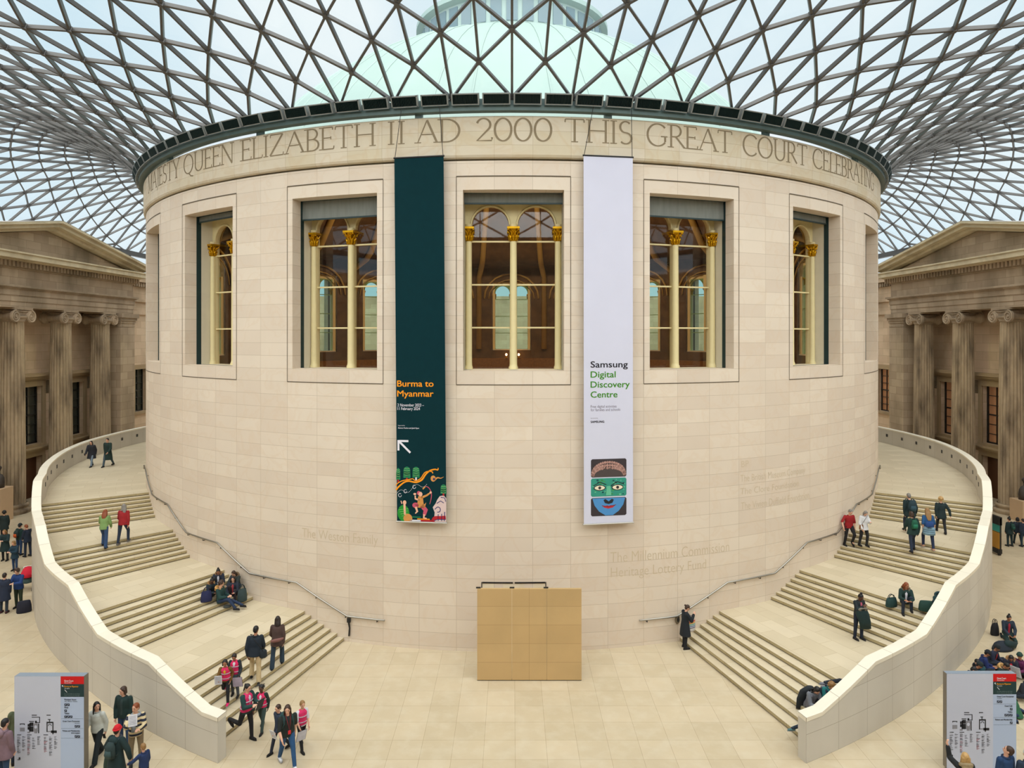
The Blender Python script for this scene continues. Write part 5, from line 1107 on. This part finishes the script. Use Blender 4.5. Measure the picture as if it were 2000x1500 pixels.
# couple climbing and the pink vests
a = person('man in navy jumper and beige trousers climbing the bottom left flight', (498, 1332), 14, 1.8, 'climb', top=(22, 34, 46), legs=(196, 174, 134), hair='black', sk='m', hy=-20, coat=.1, wide=1.1, flare=.02)
r = bag_thing('crossbody_bag', a['W'](Vector((.24, -.06, .88))), rad(14), 'dark cross-body bag at the hip of the man in beige trousers', 'bag'); b = MB(); b.loft([((0, 0, -.14), (.09, 0, 0), (0, .05, 0)), ((0, 0, -.1), (.13, 0, 0), (0, .07, 0)), ((0, 0, .08), (.12, 0, 0), (0, .06, 0)), ((0, 0, .12), (.09, 0, 0), (0, .04, 0))], 12); b.build('pouch', cloth((30, 40, 46)), r, smooth=True)
b = MB(); b.tube([(0, -.05, .1), (-.1, -.11, .3), (-.26, -.12, .52), (-.38, -.02, .66), (-.34, .1, .6)], .014, 5); b.build('strap', cloth((20, 24, 30)), r)
person('long-haired person in brown jacket and flared jeans climbing beside the man in beige', (541, 1306), 6, 1.72, 'climb2', top=(74, 54, 48), legs=(40, 58, 74), hair='dbrown', style='long', longc=.12, flare=.03, hy=10, coat=.16)
r = bag_thing('belt_bag', hit(541, 1306) + Vector((.06, -.2, 1.0)), .1, 'rust belt bag on the back of the person in brown jacket', 'bag'); b = MB(); b.loft([((-.2, 0, -.03), (0, .02, 0), (0, 0, .03)), ((-.08, -.03, -.01), (0, .04, 0), (0, 0, .06)), ((.1, -.03, .02), (0, .04, 0), (0, 0, .06)), ((.22, 0, .06), (0, .02, 0), (0, 0, .03))], 10); b.build('pouch', cloth((136, 92, 86)), r, smooth=True)
a = person('child in pink vest over mustard jumper with pink shoes running down the left stairs', (441, 1371), 190, 1.38, 'run', top=(110, 76, 26), legs=BLK, hair='black', style='bob', vest=PINK, child=True, sk='m', shoes=(230, 30, 110), open_=(212, 176, 40))
sheet(a, 'R', 'white worksheet in the hand of the child with pink shoes', tilt=10)
a = person('child in grey pinafore and pink vest stepping down the left stairs with a bag', (459, 1360), 186, 1.38, 'descend', top=(40, 46, 52), legs=(70, 76, 84), hair='dbrown', vest=PINK, skirt=(60, 76, 82), child=True, open_=(220, 220, 224), sk='m')
sheet(a, 'L', 'lilac folder carried by the child in grey pinafore', 'folder', (.28, .36), (190, 180, 206), dz=-.1)
a = person('woman in pink vest and black trousers striding off the left stairs with a clipboard', (481, 1446), 242, 1.66, 'run', top=(26, 60, 58), legs=BLK, hair='black', style='pony', vest=(216, 44, 104), open_=(214, 210, 222), sk='f', LL=(10, 8, 3), RL=(-20, 74, 3), LA=(30, 8, 80, 26), RA=(26, 8, 84, 24), lean=4)
sheet(a, 'L', 'dark clipboard held by the striding woman in pink vest', 'clipboard', (.22, .32), (84, 84, 88), dz=-.02)
person('child with tied bunches, pink vest and dark blazer at the left stair foot', (512, 1425), 176, 1.38, 'walk', top=(30, 50, 46), legs=(56, 74, 70), hair='black', style='bunches', sk='d', vest=PINK, child=True, open_=(226, 224, 230))
sheet(person('child half hidden behind the woman with the backpack at the foot of the left stairs', (546, 1468), 150, 1.36, 'walk2', top=(36, 50, 70), legs=(30, 36, 52), hair='brown', child=True), 'L', 'worksheet held by the half hidden child')
a = person('long-haired woman in black top and blue jeans with a backpack by the left stairs', (561, 1494), 214, 1.72, 'walk', top=(28, 36, 34), legs=(36, 78, 122), hair='brown', style='long', sleeve=.5, wide=1.18, shoes=(220, 220, 224), hy=-24, longc=.14)
backpack(a, 'dark green backpack on the woman with the black top', (34, 70, 70))
r = bag_thing('lanyard', a['W'](Vector((0, .17, 1.0))), rad(214), 'red lanyard and badge worn by the woman with the black top', 'lanyard'); b = MB(); b.tube([(-.07, -.1, .42), (-.03, .0, .2), (0, .03, .02), (.03, .0, .2), (.07, -.1, .42)], .009, 5); b.build('ribbon', cloth((120, 30, 44)), r); b = MB(); b.box((0, .035, -.03), (.07, .01, .1)); b.build('badge', cloth((216, 40, 50)), r)
a = person('fair-haired child in pink vest with navy scarf holding a white folder by the left stairs', (589, 1461), 222, 1.38, 'walk2', top=(214, 212, 222), legs=BLK, hair='sand', child=True, vest=(214, 44, 100), sleeve=.5, RA=(10, 6, 30, 8), LA=(12, 6, 24, 8))
sheet(a, 'R', 'white folder carried by the fair-haired child in pink vest', 'folder', (.26, .34), (206, 206, 220), dz=-.12)
# --- bottom left corner
person('person in mauve quilted jacket seen from behind at the left edge beside the map sign', at(8, 1525, 17.85).xyz * 1 if False else Vector((-13.2, 17.85, 0)), -18, 1.72, 'stand', top=(122, 98, 108), legs=(40, 66, 96), hair='black', coat=.2, hood=(134, 110, 120), wide=1.18)
person('person in olive coat and white hat standing behind the left map sign', Vector((-13.45, 18.75, 0)), 30, 1.72, 'stand', top=(84, 92, 66), legs=DJEAN, hair='grey', hat=(226, 222, 216), coat=.3)
a = person('woman in pale hoodie walking out from behind the left map sign', Vector((-11.42, 18.95, 0)), 176, 1.66, 'walk', top=(196, 200, 194), legs=(24, 34, 38), hair='black', style='long', hy=52, hp=2, flare=.02, longc=.1)
sheet(a, 'L', 'dark phone in the hand of the woman in pale hoodie', 'phone', (.08, .16), (40, 30, 32), dz=-.03)
person('brown-haired boy in dark green jacket standing against the left parapet', Vector((-11.05, 19.6, 0)), 176, 1.7, 'stand', top=(20, 46, 44), legs=JEAN, hair='brown', style='bob', coat=.12, open_=(44, 60, 60), hy=-26, wide=1.1)
a = person('person in cream and navy striped jumper and grey scarf reading a leaflet', Vector((-10.2, 18.65, 0)), 206, 1.72, 'hold', top=(206, 186, 146), stripe=(28, 34, 52), legs=(128, 110, 84), hair='red', style='short', scarf=(150, 158, 172), hp=2, hy=-40, RA=(60, 10, 70, 30))
sheet(a, 'R', 'white leaflet held up by the person in striped jumper', tilt=-10, dz=.1)
a = person('person in red beanie and dark green coat seen from behind, bottom left', Vector((-10.13, 17.6, 0)), -12, 1.68, 'stand', top=(20, 44, 46), legs=BLK, hair='dbrown', hat=(200, 20, 34), coat=.4, LA=(8, 34, 14, -4), RA=(6, 30, 6, -6), scarf=(58, 70, 84), hood=(30, 54, 56))
backpack(a, 'small dark leather backpack on the person in red beanie', (36, 54, 54), sc_=.92)
r = floor_bag('held_jacket', a['W'](a['handL'] + Vector((0, 0, -.5))), .3, (.3, .16, .46), (44, 62, 52), 'dark jacket dangling from the hand of the person in red beanie', False)
person('small fair-haired child in blue jumper holding the hand of the person in red beanie', Vector((-9.45, 17.65, 0)), 60, 1.18, 'stand', top=(28, 48, 92), legs=(30, 34, 46), hair='sand', child=True, LA=(40, 30, 20, -10))
# --- far left, beyond the parapet
person('person with dark curly hair and dark coat at the left edge, by the plinth', (8, 1055), 20, 1.68, 'stand', top=(24, 40, 40), legs=BLK, hair='black', style='curly', coat=.3)
person('woman with wavy fair hair in a dark coat at the left edge, holding papers', (10, 1095), 190, 1.64, 'hold', top=(24, 48, 50), legs=BLK, hair='sand', style='longloose', coat=.4, longc=.2)
a = person('person in dark cap with orange rucksack straps, seen from behind beyond the left parapet', (38, 1084), -10, 1.68, 'stand', top=(30, 60, 56), legs=JEAN, hair='black', hat=(26, 34, 38))
backpack(a, 'dark rucksack with orange edging beyond the left parapet', (30, 50, 48), (196, 84, 30), .9)
person('man in navy jacket looking down beside the left parapet wall', (54, 1087), 70, 1.72, 'phone', top=(26, 38, 58), legs=DJEAN, hair='red', coat=.16)
person('boy with fair hair in a teal coat facing the camera, far left', (29, 1115), 172, 1.5, 'hold', top=(28, 58, 76), legs=JEAN, hair='sand', style='bob', coat=.2, child=True)
person('person with curly hair in a bright blue jacket and green trousers, far left', (36, 1188), 176, 1.74, 'hold', top=(30, 62, 120), legs=(44, 56, 40), hair='brown', style='curly', coat=.12, wide=1.1)
person('person in long navy coat seen from behind, far left edge', (8, 1197), 10, 1.68, 'stand', top=(30, 40, 62), legs=(36, 48, 60), hair='dbrown', coat=.38, shoes=(70, 30, 34))
floor_bag('holdall', hit(47, 1196), .6, (.55, .3, .5), (26, 28, 44), 'black bag slumped on the floor beside the far left people', False)
p0 = hit(54, 1152); r = bag_thing('pushchair', p0, .4, 'folding pushchair piled with a red coat against the left parapet', 'pushchair')
b = MB()
for sx in (-.22, .22): b.tube([(sx, -.3, .1), (sx, .05, .5), (sx, .35, .98)], .016, 6); b.tube([(sx, .3, .1), (sx, .05, .5), (sx, -.2, .62)], .016, 6)
b.tube([(-.22, .35, .98), (.22, .35, .98)], .018, 6); b.build('frame', M['chrome'], r)
for sx in (-.24, .24):
    for sy in (-.3, .3): b = MB(); b.tube([(sx - .02, sy, .09), (sx + .02, sy, .09)], .09, 12); b.build('wheel', M['dark'], r)
b = MB(); b.loft([((0, -.05, .36), (.2, 0, 0), (0, .2, 0)), ((0, 0, .5), (.22, 0, 0), (0, .22, 0)), ((0, .05, .66), (.2, 0, 0), (0, .16, 0))], 12); b.build('seat', cloth((60, 84, 84)), r, smooth=True)
b = MB(); b.loft([((0, -.02, .62), (.27, 0, 0), (0, .26, 0)), ((.02, .02, .8), (.28, 0, 0), (0, .24, 0)), ((0, .08, .98), (.18, 0, 0), (0, .16, 0)), ((0, .1, 1.04), (.08, 0, 0), (0, .07, 0))], 14); b.build('red_coat', cloth((206, 24, 52)), r, smooth=True)
# --- right staircase
person('grey-haired man in red polo shirt holding the rail on the right staircase', (1658, 1067), 184, 1.72, 'descend', top=(150, 20, 26), legs=BLK, hair='grey', style='short', sleeve=.5, wide=1.15, RA=(20, 36, 14, -4), LA=(4, 10, 10, 6), hy=14)
a = person('grey-haired woman in white jacket coming down beside the man in red polo', (1687, 1072), 190, 1.66, 'descend', top=(216, 216, 218), legs=BLK, hair='grey', style='bob', coat=.14, hp=38, LA=(26, 8, 90, 30))
r = floor_bag('shoulder_bag', a['W'](Vector((.2, .1, .82))), rad(190), (.22, .1, .2), (124, 84, 54), 'tan shoulder bag of the woman in white jacket', False); b = MB(); b.tube([(0, .0, .18), (-.12, .06, .4), (-.3, .04, .62)], .008, 5); b.build('strap', cloth((70, 60, 60)), r)
a = person('grey-haired man in dark jacket climbing the top right flight with a large backpack', (1778, 1042), -4, 1.82, 'climb', top=(22, 42, 44), legs=DJEAN, hair='grey', coat=.18, RA=(4, 18, 20, -4), wide=1.12)
backpack(a, 'large dark blue backpack on the grey-haired man', (26, 50, 58), sc_=1.1)
a = person('brown-haired person in dark green jacket climbing the right stairs behind the others', (1783, 1083), -6, 1.72, 'climb2', top=(20, 50, 46), legs=DJEAN, hair='brown', style='bob', coat=.16, wide=1.12)
backpack(a, 'bright green backpack on the person in dark green jacket', (18, 84, 60), sc_=.85)
a = person('long-haired woman in blue shirt with a pale jacket tied at the waist, right stairs', (1814, 1076), -8, 1.76, 'climb', top=(34, 82, 130), legs=(30, 42, 72), hair='sand', style='longloose', longc=.3, sleeve=.5, belt=(132, 164, 182), shoes=(196, 150, 120), RA=(-4, 12, 20, 0))
r = floor_bag('waist_bag', a['W'](Vector((-.05, -.2, .98))), rad(-8), (.36, .14, .22), (30, 64, 120), 'blue bag across the back of the woman in blue shirt', False)
a = person('blonde woman in dark coat walking ahead on the upper right landing', (1838, 1040), -20, 1.66, 'walk', top=(20, 40, 42), legs=BLK, hair='blond', style='curly', coat=.2, RA=(-10, 30, 10, -10), wide=1.05)
a = person('seated student in dark parka with fur hood and long auburn hair on the right stairs', (1768, 1182), 160, 1.66, 'sit', top=(20, 50, 46), legs=(32, 42, 58), hair='red', style='longloose', sk='m', fur=(112, 104, 82), open_=(218, 216, 226), longc=.05, hp=8, hy=30)
floor_bag('handbag', hit(1741, 1187), .2, (.48, .22, .34), (26, 58, 56), 'dark handbag beside the seated student on the right stairs')
person('standing student in black with a fur-trimmed coat over the arm on the right landing', (1677, 1249), 196, 1.68, 'phone', top=(26, 34, 38), legs=(24, 34, 52), hair='black', style='bun', sk='d', coat=.12, open_=(186, 90, 110), hp=30)
r = bag_thing('parka', hit(1677, 1249) + Vector((.02, -.24, .62)), .1, 'dark parka with grey fur hood held by the standing student', 'coat'); b = MB(); b.loft([((.12, 0, -.15), (.2, 0, 0), (0, .05, 0)), ((.08, 0, .1), (.22, 0, 0), (0, .1, 0)), ((0, .02, .38), (.24, 0, 0), (0, .13, 0)), ((-.02, .05, .6), (.17, 0, 0), (0, .1, 0))], 16); b.build('coat_body', cloth((20, 46, 46)), r, smooth=True); b = MB(); b.tube([(.14 * cos(a) - .02, -.06 - .03 * sin(a), .56 + .05 * sin(a)) for a in [2 * pi * k / 12 for k in range(13)]], .035, 7); b.build('fur_trim', cloth((126, 122, 110)), r, smooth=True)
person('person in dark green jacket leaning behind the right parapet', (1827, 1189), 182, 1.68, 'sit', top=(24, 62, 66), legs=(26, 40, 70), hair='black', fur=(28, 60, 64), lean=30, hp=30)
floor_bag('green_holdall', hit(1809, 1197), -.2, (.52, .3, .36), (26, 60, 52), 'dark green holdall on the right stairs beside the parapet', False)
a = person('woman in long black coat with low bun standing by the foot of the right stairs', (1338, 1266), -78, 1.64, 'phone', top=(22, 28, 36), legs=BLK, hair='brown', style='lowbun', coat=.42, hp=30, sk='f')
r = floor_bag('tote_bag', a['W'](Vector((-.05, .28, .62))), .5, (.4, .14, .44), (206, 200, 196), 'white tote bag with rainbow stripes held by the woman in long black coat')
for k, c in enumerate(((214, 70, 60), (230, 170, 60), (90, 170, 150), (60, 110, 170), (50, 60, 100))): b = MB(); b.loft([((0, 0, .36 - .06 * k), (.19 + .003 * k, 0, 0), (0, .068, 0)), ((0, 0, .385 - .06 * k), (.19 + .003 * k, 0, 0), (0, .068, 0))], 16); b.build('stripe', cloth(c), r)
# group on the lowest right flight
a = person('dark-haired person in grey top, black coat on shoulders, seated on lowest right flight', (1581, 1381), 196, 1.7, 'sit', top=(112, 116, 124), legs=(100, 100, 108), hair='black', style='long', sk='f', hp=36, lean=24)
r = bag_thing('draped_coat', a['W'](Vector((0, -.16, .2))), rad(196), 'black coat draped over the seated person in grey top', 'coat'); b = MB(); b.loft([((0, -.04, -.3), (.33, 0, 0), (0, .07, 0)), ((0, -.02, 0), (.31, 0, 0), (0, .1, 0)), ((0, .08, .28), (.27, 0, 0), (0, .13, 0)), ((0, .16, .42), (.12, 0, 0), (0, .08, 0))], 16); b.build('coat_body', cloth((30, 36, 42)), r, smooth=True)
r = bag_thing('magenta_pouch', a['W'](Vector((-.12, .42, .12))), .3, 'magenta pouch on the lap of the person in grey top', 'pouch'); b = MB(); b.loft([((0, 0, -.12), (.12, 0, 0), (0, .05, 0)), ((0, 0, .1), (.14, 0, 0), (0, .06, 0)), ((0, 0, .15), (.1, 0, 0), (0, .03, 0))], 10); b.build('pouch', cloth((146, 20, 110)), r, smooth=True)
person('curly-haired person in teal top seated against the right parapet end', (1616, 1372), 176, 1.68, 'sit', top=(24, 112, 112), legs=DJEAN, hair='sand', style='curly', sk='f', hp=30, lean=26)
floor_bag('rucksack', hit(1601, 1376), .2, (.34, .24, .5), (24, 30, 42), 'dark rucksack between the two seated on the lowest right flight', False)
person('person in dark trousers and grey trainers stretched out high on the lowest right flight', (1672, 1353), 78, 1.72, 'sitlong', top=(28, 40, 54), legs=(24, 32, 44), hair='dbrown', shoes=(120, 120, 128), LL=(92, 4, 4), RL=(100, 24, 4), lean=-34)
person('person in teal trainers leaning on the right parapet end, only legs and feet in view', (1599, 1428), 96, 1.5, 'sitlong', top=(30, 50, 66), legs=(28, 40, 56), hair='dbrown', shoes=(86, 124, 128), lean=-20, LL=(92, 74, 4), RL=(100, 26, 4))
# --- right crowd beyond the parapet
a = person('student in navy blazer and tie kneeling alone on the floor beyond the right parapet', (1967, 1247), 168, 1.62, 'kneel', top=(34, 46, 62), legs=(32, 58, 58), hair='black', style='bun', sk='m', open_=(170, 36, 58))
r = floor_bag('backpack', hit(1943, 1240), .3, (.36, .26, .46), (28, 28, 32), 'black backpack on the floor beside the kneeling student')
person_args = dict(group='students sitting on the floor beyond the right parapet')
def sit_floor(label, px, py, yaw, top, hair='black', **k): return person(label, (px, py), yaw, k.pop('h', 1.58), k.pop('pose', 'floor'), top=top, legs=k.pop('legs', (28, 36, 48)), hair=hair, sk=k.pop('sk', 'm'), **person_args, **k)
sit_floor('smiling student in dark beanie at the back of the floor group', 1933, 1297, 215, (34, 40, 62), hat=(24, 32, 36), open_=(180, 40, 50))
sit_floor('student in bright blue jacket and dark hat in the floor group', 1913, 1311, 250, (26, 42, 96), hat=(22, 26, 34), hp=24)
sit_floor('student in navy blazer and hat nearest the parapet in the floor group', 1896, 1333, 230, (28, 34, 50), hat=(24, 36, 36), hp=28)
sit_floor('student in navy jumper low behind the right map sign', 1884, 1343, 240, (26, 34, 54), hp=30)
sit_floor('student in teal jacket seen from behind in the floor group', 1922, 1339, 20, (36, 74, 86), sk='f', hood=(40, 82, 94))
sit_floor('student with large pale fur hood raised in the floor group', 1951, 1331, 200, (28, 44, 46), fur=(190, 148, 92), open_=(180, 50, 40), hp=34)
sit_floor('student with brown fur hood and red lining in the floor group', 1973, 1316, 150, (34, 36, 52), fur=(150, 112, 72), open_=(196, 36, 48), hp=34)
a = sit_floor('student in burgundy jacket and dark green hat holding a sheet, right edge', 1994, 1320, 120, (92, 24, 70), hat=(28, 60, 54), pose='situp', LL=(100, 165, 35), RL=(100, 165, 35))
sheet(a, 'L', 'white sheet held by the student in burgundy', dims=(.3, .4))
sit_floor('student resting chin on hand at the right edge of the floor group', 1995, 1362, 200, (30, 34, 44), hp=16)
sit_floor('student in bright green coat seen from behind at the right edge', 1988, 1402, 40, (40, 96, 66), sk='f', legs=(30, 52, 84))
r = bag_thing('coat_heap', hit(1958, 1268), .3, 'heap of dark coats on the floor behind the seated students', 'coats'); b = MB(); b.loft([((0, 0, 0), (.44, 0, 0), (0, .26, 0)), ((.02, 0, .1), (.42, 0, .02), (0, .26, 0)), ((-.05, .02, .22), (.3, 0, .04), (0, .17, 0)), ((-.1, 0, .3), (.13, 0, 0), (0, .08, 0))], 18); b.build('coat_lump', cloth((26, 36, 48)), r, smooth=True); b = MB(); b.loft([((.2, -.1, .1), (.3, 0, -.05), (0, .14, 0)), ((.3, -.12, .3), (.3, 0, -.08), (0, .1, 0))], 12); b.build('coat_sleeve', cloth((20, 44, 46)), r, smooth=True)
a = person('student in dark jacket with a backpack standing beside the right plinth', (1972, 1067), 14, 1.62, 'stand', top=(20, 44, 46), legs=(24, 44, 48), hair='black', style='bun', coat=.2)
backpack(a, 'dark green backpack on the student standing by the right plinth', (20, 60, 50), sc_=.8)
person('student in dark jacket standing second from the right edge by the plinth', (1988, 1064), -20, 1.58, 'walk', top=(24, 36, 48), legs=(24, 44, 50), hair='black', style='bob', coat=.14)
person('student in navy standing at the very right edge by the plinth', (1999, 1068), 10, 1.56, 'stand', top=(30, 44, 62), legs=(26, 48, 62), hair='dbrown', coat=.12)
# --- bottom right, in front of the map sign
person('blonde woman in black raising a hand in front of the right map sign', Vector((10.87, 16.5, 0)), -6, 1.68, 'wave', top=(26, 28, 30), legs=BLK, hair='blond', style='longloose', fur=(150, 132, 100), face=False)
person('short-haired man in blue jacket looking up at the right map sign', Vector((12.0, 16.7, 0)), 14, 1.74, 'lookup', top=(26, 58, 98), legs=DJEAN, hair='brown', hood=None, hy=36, hp=-24)
person('white-haired person in dark jacket at the bottom right corner', Vector((12.42, 16.55, 0)), -10, 1.7, 'stand', top=(40, 54, 74), legs=BLK, hair='white')
bpy.context.view_layer.update()
dg = bpy.context.evaluated_depsgraph_get()
for o in SOFT:
    ev = o.evaluated_get(dg); me = bpy.data.meshes.new_from_object(ev); old = o.data; nm = old.name; o.modifiers.clear(); o.data = me; bpy.data.meshes.remove(old); me.name = nm
    me.polygons.foreach_set('use_smooth', [True] * len(me.polygons))
